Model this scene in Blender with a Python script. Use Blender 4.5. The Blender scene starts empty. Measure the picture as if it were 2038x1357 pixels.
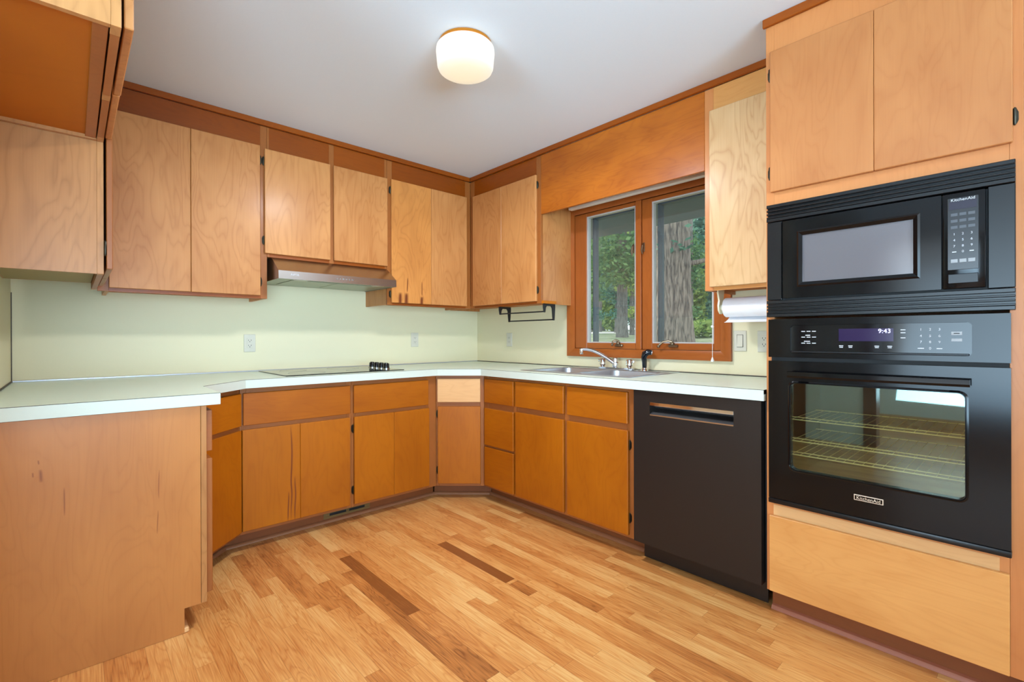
import bpy, bmesh, math, random
from math import sin, cos, pi, radians, sqrt
from mathutils import Vector, Matrix

# ------------------------------------------------------------------ camera
SC = bpy.context.scene
COL = SC.collection
FPX, YAW, PIT, ROL = 948.88, radians(47.3233), radians(-.0702), radians(-.1634)
cd = bpy.data.cameras.new('camera'); cam = bpy.data.objects.new('camera', cd); COL.objects.link(cam)
cd.sensor_width = 36; cd.sensor_fit = 'HORIZONTAL'; cd.lens = FPX*36/2038; cd.clip_start = .02; cd.clip_end = 300
cd.shift_y = -6.14/2038
fw = Vector((cos(YAW)*cos(PIT), sin(YAW)*cos(PIT), sin(PIT)))
r0 = Vector((sin(YAW), -cos(YAW), 0)); u0_ = r0.cross(fw)
rr = r0*cos(ROL)+u0_*sin(ROL); uu = -r0*sin(ROL)+u0_*cos(ROL)
m = Matrix((rr, uu, -fw)).transposed().to_4x4(); m.translation = Vector((-2.7176, -3.4138, 1.1304))
cam.matrix_world = m
SC.camera = cam
CAMX, CAMY, CAMZ = -2.7176, -3.4138, 1.1304

# ------------------------------------------------------------------ world, exposure, lights
SC.view_settings.view_transform = 'Standard'; SC.view_settings.look = 'None'
SC.view_settings.gamma = 1; SC.view_settings.use_curve_mapping = False
SC.view_settings.exposure = -0.42
W = bpy.data.worlds.new('sky'); SC.world = W; W.use_nodes = True
wn = W.node_tree.nodes; wl = W.node_tree.links
bg = wn['Background']
tc = wn.new('ShaderNodeTexCoord'); sx = wn.new('ShaderNodeSeparateXYZ'); cr = wn.new('ShaderNodeValToRGB')
wl.new(tc.outputs['Generated'], sx.inputs[0]); wl.new(sx.outputs['Z'], cr.inputs[0]); wl.new(cr.outputs[0], bg.inputs['Color'])
cr.color_ramp.elements[0].position = 0; cr.color_ramp.elements[0].color = (.75, .85, .9, 1)
cr.color_ramp.elements[1].position = .6; cr.color_ramp.elements[1].color = (.82, .9, 1, 1)
bg.inputs['Strength'].default_value = 4.8

ZC0 = 2.42
def area(name, loc, target, sx_, sy_, power, col):
    l = bpy.data.lights.new(name, 'AREA'); l.shape = 'RECTANGLE'; l.size = sx_; l.size_y = sy_; l.energy = power; l.color = col
    o = bpy.data.objects.new(name, l); COL.objects.link(o); o.location = loc
    o.rotation_euler = (Vector(target)-Vector(loc)).to_track_quat('-Z', 'Y').to_euler()
    return o
# added fill behind the camera, standing in for daylight at the adjoining room's windows
DAY = (.70, .86, 1)
area('daylight_fill_south', (-3.6, -6.15, 1.4), (-3.2, 0, 1.5), 3.6, 1.7, 32, DAY)
area('daylight_fill_west', (-6.15, -3.4, 1.4), (0, -3.0, 1.5), 2.2, 1.7, 20, DAY)
# added cool uplights behind the camera, aimed to brighten the kitchen ceiling
a_ = area('ceiling_uplight_south', (-3.5, -6.1, 1.15), (-2.2, -1.2, ZC0), 3.6, 1.7, 92, (.46, .76, 1)); a_.data.spread = radians(70)
a_ = area('ceiling_uplight_west', (-6.1, -3.4, 1.15), (-1.7, -2.2, ZC0), 2.2, 1.7, 54, (.48, .76, 1)); a_.data.spread = radians(70)

# ------------------------------------------------------------------ helpers
CUR = {'M': Matrix()}
L = 2.9417
MA = Matrix(((1,0,0,0),(0,-1,0,0),(0,0,1,0),(0,0,0,1)))            # wall back: (u,d,z) -> (u,-d,z)
MB = Matrix(((0,-1,0,0),(1,0,0,0),(0,0,1,0),(0,0,0,1)))            # window wall: (u,d,z) -> (-d,u,z)
MC = Matrix(((0,1,0,-L),(1,0,0,0),(0,0,1,0),(0,0,0,1)))            # left wall: (u,d,z) -> (-L+d,u,z)
I4 = Matrix()
def diag(P0, P1):
    a = Vector((P0[0], P0[1], 0)); b = Vector((P1[0], P1[1], 0)); t = (b-a).normalized()
    n = Vector((t.y, -t.x, 0))
    return Matrix(((t.x, n.x, 0, a.x), (t.y, n.y, 0, a.y), (0, 0, 1, 0), (0, 0, 0, 1))), (b-a).length
WL = {}

class Bm:
    def __init__(s, M=None): s.bm = bmesh.new(); s.M = M or I4; s.smooth = 32
    def _fin(s, vs, bev=0, seg=1):
        if bev > 0:
            es = list({e for v in vs for e in v.link_edges})
            bmesh.ops.bevel(s.bm, geom=es, offset=bev, segments=seg, affect='EDGES', profile=.5, clamp_overlap=True)
    def box(s, x0, x1, y0, y1, z0, z1, bev=0, seg=1, mi=0):
        x0, x1 = min(x0, x1), max(x0, x1); y0, y1 = min(y0, y1), max(y0, y1); z0, z1 = min(z0, z1), max(z0, z1)
        v = [s.bm.verts.new(p) for p in ((x0,y0,z0),(x1,y0,z0),(x1,y1,z0),(x0,y1,z0),(x0,y0,z1),(x1,y0,z1),(x1,y1,z1),(x0,y1,z1))]
        fs = [s.bm.faces.new([v[i] for i in f]) for f in ((0,3,2,1),(4,5,6,7),(0,1,5,4),(1,2,6,5),(2,3,7,6),(3,0,4,7))]
        for f in fs: f.material_index = mi
        s._fin(v, bev, seg); return s
    def hexa(s, pts, bev=0):           # 8 points, bottom loop then top loop
        v = [s.bm.verts.new(p) for p in pts]
        for f in ((0,3,2,1),(4,5,6,7),(0,1,5,4),(1,2,6,5),(2,3,7,6),(3,0,4,7)): s.bm.faces.new([v[i] for i in f])
        s._fin(v, bev); return s
    def prism(s, poly, axis, a0, a1, bev=0, seg=1):   # poly in the two other axes, in order
        def P(p, a):
            return {'x': (a, p[0], p[1]), 'y': (p[0], a, p[1]), 'z': (p[0], p[1], a)}[axis]
        n = len(poly)
        A = [s.bm.verts.new(P(p, a0)) for p in poly]; Bv = [s.bm.verts.new(P(p, a1)) for p in poly]
        s.bm.faces.new(A[::-1]); s.bm.faces.new(Bv)
        for i in range(n): s.bm.faces.new((A[i], A[(i+1) % n], Bv[(i+1) % n], Bv[i]))
        s._fin(A+Bv, bev, seg); return s
    def lathe(s, prof, c=(0,0,0), axis='z', n=32, cap=True):
        rings = []
        for r, h in prof:
            ring = []
            for i in range(n):
                a = 2*pi*i/n; x, y = r*cos(a), r*sin(a)
                p = {'z': (x, y, h), 'y': (x, h, y), 'x': (h, x, y)}[axis]
                ring.append(s.bm.verts.new((p[0]+c[0], p[1]+c[1], p[2]+c[2])))
            rings.append(ring)
        for a, b in zip(rings, rings[1:]):
            for i in range(n): s.bm.faces.new((a[i], a[(i+1) % n], b[(i+1) % n], b[i]))
        if cap:
            s.bm.faces.new(rings[0][::-1]); s.bm.faces.new(rings[-1])
        return s
    def tube(s, pts, r, n=10, rect=None):
        pts = [Vector(p) for p in pts]; R = r if isinstance(r, (list, tuple)) else [r]*len(pts)
        rings = []; ref = None
        for i, p in enumerate(pts):
            t = (pts[min(i+1, len(pts)-1)]-pts[max(i-1, 0)]).normalized()
            if ref is None:
                ref = Vector((0,0,1)) if abs(t.z) < .9 else Vector((1,0,0))
            a = (ref-t*ref.dot(t)).normalized(); ref = a; b = t.cross(a)
            ring = []
            for k in range(n):
                q = 2*pi*(k+.5)/n
                ca, sb = cos(q), sin(q)
                if rect: ca, sb = ca*rect[0], sb*rect[1]
                ring.append(s.bm.verts.new(p+a*R[i]*ca+b*R[i]*sb))
            rings.append(ring)
        for a, b in zip(rings, rings[1:]):
            for i in range(n): s.bm.faces.new((a[i], a[(i+1) % n], b[(i+1) % n], b[i]))
        s.bm.faces.new(rings[0][::-1]); s.bm.faces.new(rings[-1]); return s
    def sphere(s, c, r, sc=(1,1,1), sub=2):
        mm = Matrix.Translation(c) @ Matrix.Diagonal((*[r*k for k in sc], 1))
        bmesh.ops.create_icosphere(s.bm, subdivisions=sub, radius=1, matrix=mm); return s
    def mesh(s, me, M):
        vs = [s.bm.verts.new(M @ v.co) for v in me.vertices]
        for p in me.polygons:
            try: s.bm.faces.new([vs[i] for i in p.vertices])
            except ValueError: pass
        return s
    def make(s, name, mat, parent=None, label=None, kind=None, recalc=True):
        bm = s.bm
        bmesh.ops.transform(bm, matrix=s.M, verts=bm.verts)
        if recalc: bmesh.ops.recalc_face_normals(bm, faces=bm.faces)
        lo = Vector([min(v.co[i] for v in bm.verts) for i in range(3)]); hi = Vector([max(v.co[i] for v in bm.verts) for i in range(3)])
        c = (lo+hi)/2
        bmesh.ops.translate(bm, vec=-c, verts=bm.verts)
        me = bpy.data.meshes.new(name); bm.to_mesh(me); bm.free()
        for mt in (mat if isinstance(mat, (list, tuple)) else [mat]): me.materials.append(mt)
        if s.smooth:
            me.polygons.foreach_set('use_smooth', [True]*len(me.polygons)); me.set_sharp_from_angle(angle=radians(s.smooth))
        o = bpy.data.objects.new(name, me); COL.objects.link(o)
        if parent is not None:
            o.parent = parent; o.location = c-WL[parent.name]
        else: o.location = c
        WL[o.name] = c
        if label: o['label'] = label
        if kind: o['kind'] = kind
        return o

def tag(o, label, cat, group=None):
    o['label'] = label; o['category'] = cat
    if group: o['group'] = group
    return o
def thing(name, label, cat, loc, group=None):
    o = bpy.data.objects.new(name, None); COL.objects.link(o); o.location = loc; o.empty_display_size = .1
    WL[o.name] = Vector(loc); return tag(o, label, cat, group)
def structure(name, loc):
    o = bpy.data.objects.new(name, None); COL.objects.link(o); o.location = loc; WL[o.name] = Vector(loc); o['kind'] = 'structure'; return o
def copy_tree(o, delta, parent=None):
    c = o.copy(); COL.objects.link(c)
    if parent is None:
        c.location = Vector(o.location)+Vector(delta); WL[c.name] = WL[o.name]+Vector(delta)
    else:
        c.parent = parent; c.location = o.location; WL[c.name] = WL[o.name]
    for ch in list(o.children): copy_tree(ch, delta, c)
    return c
def text_mesh(body, size, extrude=.0004, spacing=1.0):
    cu = bpy.data.curves.new('lettering', 'FONT'); cu.body = body; cu.size = size; cu.extrude = extrude; cu.align_x = 'CENTER'; cu.align_y = 'CENTER'
    cu.space_character = spacing
    ob = bpy.data.objects.new('lettering', cu); COL.objects.link(ob)
    dg = bpy.context.evaluated_depsgraph_get(); me = bpy.data.meshes.new_from_object(ob.evaluated_get(dg))
    bpy.data.objects.remove(ob); bpy.data.curves.remove(cu); return me

# ------------------------------------------------------------------ materials
def lin(c):
    return tuple(((v/255)/12.92 if v/255 <= .04045 else ((v/255+.055)/1.055)**2.4) for v in c)+(1,)
def nm(name):
    mt = bpy.data.materials.new(name); mt.use_nodes = True
    return mt, mt.node_tree.nodes, mt.node_tree.links, mt.node_tree.nodes['Principled BSDF']
def plain(name, col, rough=.5, metal=0, noise=.04, nscale=30, bump=0, spec=.5, coat=0, emit=None, es=0):
    mt, N, K, P = nm(name)
    P.inputs['Roughness'].default_value = rough; P.inputs['Metallic'].default_value = metal
    P.inputs['Specular IOR Level'].default_value = spec; P.inputs['Coat Weight'].default_value = coat; P.inputs['Coat Roughness'].default_value = .05
    c = lin(col)
    t = N.new('ShaderNodeTexCoord'); no = N.new('ShaderNodeTexNoise'); no.inputs['Scale'].default_value = nscale; no.inputs['Detail'].default_value = 4
    K.new(t.outputs['Object'], no.inputs['Vector'])
    mx = N.new('ShaderNodeMix'); mx.data_type = 'RGBA'
    mx.inputs[6].default_value = tuple(min(1, v*(1-noise)) for v in c[:3])+(1,); mx.inputs[7].default_value = tuple(min(1, v*(1+noise)) for v in c[:3])+(1,)
    K.new(no.outputs['Fac'], mx.inputs[0]); K.new(mx.outputs[2], P.inputs['Base Color'])
    if bump:
        b = N.new('ShaderNodeBump'); b.inputs['Strength'].default_value = bump; b.inputs['Distance'].default_value = .002
        K.new(no.outputs['Fac'], b.inputs['Height']); K.new(b.outputs[0], P.inputs['Normal'])
    if emit:
        P.inputs['Emission Color'].default_value = lin(emit); P.inputs['Emission Strength'].default_value = es
    return mt
def wood(name, col, dark, horiz=False, rough=.40, figure=.5, blotch=.5, coat=.14, streaks=(), var=.10, mark=1.3):
    """stained birch veneer: contour figure from a stretched noise, soft blotches, fine pores"""
    mt, N, K, P = nm(name)
    t = N.new('ShaderNodeTexCoord'); oi = N.new('ShaderNodeObjectInfo')
    ad = N.new('ShaderNodeVectorMath'); ad.operation = 'ADD'
    sc = N.new('ShaderNodeVectorMath'); sc.operation = 'SCALE'; sc.inputs['Scale'].default_value = 37.0
    cb = N.new('ShaderNodeCombineXYZ')
    for i in range(3): K.new(oi.outputs['Random'], cb.inputs[i])
    K.new(cb.outputs[0], sc.inputs[0]); K.new(t.outputs['Object'], ad.inputs[0]); K.new(sc.outputs[0], ad.inputs[1])
    def mapped(v):
        mp = N.new('ShaderNodeMapping'); mp.inputs['Scale'].default_value = v; K.new(ad.outputs[0], mp.inputs['Vector']); return mp
    def noise(v, s, d=3, dist=0):
        no = N.new('ShaderNodeTexNoise'); no.inputs['Scale'].default_value = s; no.inputs['Detail'].default_value = d; no.inputs['Distortion'].default_value = dist
        K.new(mapped(v).outputs[0], no.inputs['Vector']); return no
    def math_(op, a, b=None, c=None):
        n_ = N.new('ShaderNodeMath'); n_.operation = op
        for i, q in enumerate((a, b, c)):
            if q is None: continue
            if isinstance(q, (int, float)): n_.inputs[i].default_value = q
            else: K.new(q, n_.inputs[i])
        return n_.outputs[0]
    gv = (1, 1, 6) if horiz else (4, 4, 1)
    fv = (1.5, 1.5, 60) if horiz else (70, 70, 1.6)
    big = noise(gv, 1.5, 2.5, .6); fine = noise(fv, 3, 3); bl = noise((1, 1, 2) if horiz else (2, 2, 1), 2.4, 3, .4)
    rings = math_('FRACT', math_('MULTIPLY', big.outputs['Fac'], 13))
    rings = math_('POWER', math_('ABSOLUTE', math_('SUBTRACT', math_('MULTIPLY', rings, 2), 1)), 3.0)
    f = math_('ADD', math_('MULTIPLY', rings, .46*figure), math_('MULTIPLY', fine.outputs['Fac'], .34*figure+.12))
    f = math_('ADD', f, math_('MULTIPLY', math_('SUBTRACT', bl.outputs['Fac'], .41), 2.0*blotch))
    f = math_('ADD', f, math_('MULTIPLY', math_('SUBTRACT', oi.outputs['Random'], .5), var*2))
    mx = N.new('ShaderNodeMix'); mx.data_type = 'RGBA'; mx.clamp_factor = True
    mx.inputs[6].default_value = lin(col); mx.inputs[7].default_value = lin(dark); K.new(f, mx.inputs[0])
    out = mx.outputs[2]
    if streaks:
        sp = N.new('ShaderNodeSeparateXYZ'); K.new(t.outputs['Object'], sp.inputs[0])
        wob = math_('MULTIPLY', math_('SUBTRACT', noise((1, 1, 3), 1.6, 1).outputs['Fac'], .5), .025)
        u = math_('ADD', math_('ADD', sp.outputs['X'], sp.outputs['Y']), wob)
        tot = None
        for (uc, w, z0, z1) in streaks:
            d_ = math_('SUBTRACT', 1, math_('DIVIDE', math_('ABSOLUTE', math_('SUBTRACT', u, uc)), w))
            zc, hz = (z0+z1)/2, (z1-z0)/2
            e_ = math_('SUBTRACT', 1, math_('POWER', math_('DIVIDE', math_('ABSOLUTE', math_('SUBTRACT', sp.outputs['Z'], zc)), hz), 4))
            v_ = math_('MULTIPLY', math_('MAXIMUM', d_, 0), math_('MAXIMUM', e_, 0))
            tot = v_ if tot is None else math_('MAXIMUM', tot, v_)
        m2 = N.new('ShaderNodeMix'); m2.data_type = 'RGBA'; m2.clamp_factor = True
        K.new(math_('MULTIPLY', tot, mark), m2.inputs[0]); K.new(out, m2.inputs[6]); m2.inputs[7].default_value = lin((112, 52, 22)); out = m2.outputs[2]
    K.new(out, P.inputs['Base Color'])
    P.inputs['Roughness'].default_value = rough; P.inputs['Specular IOR Level'].default_value = .3; P.inputs['Coat Weight'].default_value = coat; P.inputs['Coat Roughness'].default_value = .22
    b = N.new('ShaderNodeBump'); b.inputs['Strength'].default_value = .05; b.inputs['Distance'].default_value = .001
    K.new(fine.outputs['Fac'], b.inputs['Height']); K.new(b.outputs[0], P.inputs['Normal'])
    return mt
def thin_glass(name, tint, rough=.02, ior=1.45, gcol=(1, 1, 1)):
    mt, N, K, P = nm(name); N.remove(P)
    tr = N.new('ShaderNodeBsdfTransparent'); tr.inputs[0].default_value = tint+(1,)
    gl = N.new('ShaderNodeBsdfGlossy'); gl.inputs['Roughness'].default_value = rough
    f0 = ((ior-1)/(ior+1))**2; lf = N.new('ShaderNodeLayerWeight'); lf.inputs['Blend'].default_value = .5
    pw = N.new('ShaderNodeMath'); pw.operation = 'POWER'; K.new(lf.outputs['Facing'], pw.inputs[0]); pw.inputs[1].default_value = 5
    lw = N.new('ShaderNodeMath'); lw.operation = 'MULTIPLY_ADD'; K.new(pw.outputs[0], lw.inputs[0]); lw.inputs[1].default_value = 1-f0; lw.inputs[2].default_value = f0; gl.inputs['Color'].default_value = gcol+(1,)
    ms = N.new('ShaderNodeMixShader'); K.new(lw.outputs[0], ms.inputs[0]); K.new(tr.outputs[0], ms.inputs[1]); K.new(gl.outputs[0], ms.inputs[2])
    K.new(ms.outputs[0], N['Material Output'].inputs[0]); return mt
def screen_mat(name, col, fac):
    mt, N, K, P = nm(name); N.remove(P)
    tr = N.new('ShaderNodeBsdfTransparent'); df = N.new('ShaderNodeBsdfDiffuse'); df.inputs[0].default_value = lin(col)
    ms = N.new('ShaderNodeMixShader'); ms.inputs[0].default_value = fac
    K.new(tr.outputs[0], ms.inputs[1]); K.new(df.outputs[0], ms.inputs[2]); K.new(ms.outputs[0], N['Material Output'].inputs[0]); return mt

HONEY, HONEYD = (222, 164, 108), (172, 106, 56)
AMBER, AMBERD = (208, 130, 56), (158, 84, 24)
PALE, PALED = (218, 160, 106), (182, 116, 64)
M = {}
M['upper'] = wood('stained_birch_upper', (205, 141, 82), (159, 91, 40), figure=.55, blotch=.5)
M['upper_frame'] = wood('stained_birch_upper_frame', (163, 95, 42), (120, 62, 22), figure=.25, blotch=.3)
M['upper_h'] = wood('stained_birch_upper_rail', (149, 71, 4), (109, 45, 2), horiz=True, figure=.3, blotch=.35)
M['base'] = wood('stained_birch_base', (173, 96, 9), (132, 59, 2), figure=.3, blotch=.45)
M['base_h'] = wood('stained_birch_base_drawer', (173, 96, 9), (132, 59, 2), horiz=True, figure=.3, blotch=.5)
M['base_frame'] = wood('stained_birch_base_frame', (161, 94, 44), (115, 61, 24), figure=.25, blotch=.3)
M['base_frame_h'] = wood('stained_birch_base_rail', (161, 94, 47), (115, 61, 26), horiz=True, figure=.25, blotch=.3)
M['tower'] = wood('stained_birch_tower', (190, 125, 72), (158, 89, 42), figure=.35, blotch=.6)
M['sheen_door'] = wood('figured_birch_with_sheen', (220, 182, 132), (182, 132, 80), figure=.75, blotch=.6)  # figured birch, paled to carry the door's reflected highlight in its base colour
M['tower_h'] = wood('stained_birch_tower_drawer', (218, 157, 89), (188, 120, 57), horiz=True, figure=.35, blotch=.55)
M['tower_frame'] = wood('stained_birch_tower_frame', (204, 132, 75), (168, 94, 44), figure=.25, blotch=.3)
M['valance'] = wood('stained_birch_valance', (189, 105, 28), (141, 64, 11), horiz=True, figure=.45, blotch=.7)
M['end_panel'] = wood('stained_birch_end_panel', (187, 121, 62), (148, 83, 36), figure=.3, blotch=.45,
                      streaks=((-.158, .006, .225, .270), (-.176, .003, .245, .262), (-.160, .003, .285, .30), (-.105, .003, .10, .20), (.155, .0025, .10, .21), (.150, .0025, -.03, .06)), mark=.75)
M['upper_end'] = wood('stained_birch_cabinet_end', (189, 131, 76), (144, 91, 46), figure=.6, blotch=.35)
M['underside'] = wood('stained_cabinet_underside', (187, 105, 12), (143, 73, 5), horiz=True, figure=.15, blotch=.2, rough=.55, coat=0)
M['split_door'] = wood('stained_birch_split_door', (174, 98, 8), (133, 61, 2), figure=.3, blotch=.5,
                       streaks=((.088, .006, -.27, .27), (.108, .005, -.27, -.02), (.072, .005, -.27, -.1)))
M['split_upper'] = wood('stained_birch_split_upper', (214, 142, 72), (166, 99, 46), figure=.55, blotch=.5,
                        streaks=((-.055, .006, -.36, -.25), (.07, .005, -.38, -.27), (-.06, .022, -.47, -.36), (.07, .018, -.47, -.38), (-.11, .02, -.47, -.36)))
M['redwood'] = wood('window_redwood', (166, 89, 36), (123, 56, 17), figure=.3, blotch=.35, rough=.3)
M['redwood_h'] = wood('window_redwood_rail', (166, 89, 36), (123, 56, 17), horiz=True, figure=.3, blotch=.35, rough=.3)
M['quarter'] = wood('quarter_round_stain', (158, 104, 70), (118, 70, 44), horiz=True, figure=.2, blotch=.2)
M['toe'] = wood('toe_kick_stain', (132, 75, 41), (97, 52, 24), horiz=True, figure=.2, blotch=.2)
M['palewood'] = wood('raw_drawer_wood', (228, 178, 122), (200, 146, 90), horiz=True, figure=.4, blotch=.3)
M['ceiling'] = plain('ceiling_paint', (221, 229, 236), .9, noise=.015, nscale=120, bump=.15)
M['wall'] = plain('plaster_white', (226, 228, 226), .8, noise=.02)
M['splash'] = plain('laminate_backsplash', (224, 214, 178), .45, noise=.02, nscale=200, spec=.35)
M['counter'] = plain('laminate_counter', (218, 232, 214), .3, noise=.025, nscale=150, spec=.4)
M['counter_edge'] = plain('laminate_edge', (204, 212, 200), .35, noise=.02, nscale=60, spec=.4)
M['seam'] = plain('dark_laminate_seam', (70, 62, 54), .6)
M['black'] = plain('black_gloss_enamel', (9, 9, 11), .12, noise=.1, spec=.28)
M['black_satin'] = plain('black_satin_plastic', (15, 16, 18), .28, noise=.1, spec=.4)
M['black_dull'] = plain('black_dull', (8, 8, 9), .6)
M['dw'] = plain('black_stainless', (50, 44, 41), .34, metal=.55, noise=.18, nscale=900, spec=.5)
M['steel'] = plain('brushed_steel', (190, 190, 192), .3, metal=1, noise=.05, nscale=200)
M['sink'] = plain('sink_steel', (188, 200, 208), .34, metal=.85, noise=.05, nscale=200)
M['chrome'] = plain('chrome', (225, 225, 228), .07, metal=1, noise=.01)
M['hood'] = plain('hood_steel', (176, 170, 164), .26, metal=1, noise=.05, nscale=300)
M['filter'] = plain('hood_underside', (165, 170, 150), .4, metal=.6, noise=.1, nscale=300)
M['bronze'] = plain('dark_bronze_hinge', (58, 54, 44), .35, metal=.8, noise=.3, nscale=80)
M['iron'] = plain('black_iron', (24, 22, 22), .5, metal=.3)
M['plate'] = plain('beige_outlet_plastic', (206, 200, 182), .4)
M['slot'] = plain('outlet_slot_dark', (30, 28, 26), .7)
M['white'] = plain('white_plastic', (236, 236, 232), .4)
M['ivory'] = plain('ivory_bracket', (232, 226, 196), .45)
M['paper'] = plain('paper_towel', (240, 240, 242), .9, noise=.03, nscale=250, bump=.3)
M['vent'] = plain('brown_register', (122, 98, 56), .5, metal=.3)
M['alu'] = plain('aluminium_strip', (196, 196, 206), .3, metal=.7)
M['pewter'] = plain('window_hardware', (128, 106, 82), .3, metal=.8)
M['sash_strip'] = plain('glazing_strip', (186, 178, 172), .5)
M['gray_strip'] = plain('screen_frame_grey', (84, 90, 98), .5)
M['cooktop'] = plain('black_ceramic_glass', (16, 18, 18), .08, noise=.05, spec=.6)
M['knob'] = plain('black_knob', (14, 14, 15), .2)
M['mark'] = plain('white_marking', (200, 202, 206), .5)
M['key'] = plain('pale_key', (150, 152, 154), .4)
M['badge'] = plain('badge_metal', (222, 206, 186), .3, metal=.5)
M['clock'] = plain('clock_digits', (200, 200, 255), .5, emit=(205, 205, 255), es=2.2)
M['display'] = plain('display_violet', (18, 8, 34), .12, emit=(70, 40, 130), es=.35)
M['rack'] = plain('oven_rack_wire', (236, 206, 140), .4)
M['cavity'] = plain('oven_cavity', (22, 24, 23), .5)
M['oven_glass'] = thin_glass('oven_window_glass', (.80, .86, .82), ior=2.15, gcol=(.82, 1, .9))
M['mw_glass'] = plain('microwave_window', (104, 100, 104), .12, noise=.08, nscale=900, spec=.8)
M['glass'] = thin_glass('window_glass', (.93, .96, .95))
M['screen'] = screen_mat('insect_screen', (92, 100, 106), .18)
M['shade'] = None
mt, N, K, P = nm('lit_lamp_glass'); M['lamp'] = mt
P.inputs['Base Color'].default_value = (.35, .33, .3, 1); P.inputs['Roughness'].default_value = .25
tg = N.new('ShaderNodeTexCoord'); sg = N.new('ShaderNodeSeparateXYZ'); K.new(tg.outputs['Object'], sg.inputs[0])
lr = N.new('ShaderNodeValToRGB'); e = lr.color_ramp.elements; e[0].position = 0; e[0].color = (.98, .84, .52, 1); e[1].position = .16; e[1].color = (1, .97, .88, 1)
mr = N.new('ShaderNodeMapRange'); mr.inputs['From Min'].default_value = -.058; mr.inputs['From Max'].default_value = .058; K.new(sg.outputs['Z'], mr.inputs['Value']); K.new(mr.outputs[0], lr.inputs[0])
K.new(lr.outputs[0], P.inputs['Emission Color']); P.inputs['Emission Strength'].default_value = 1.0

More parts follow.
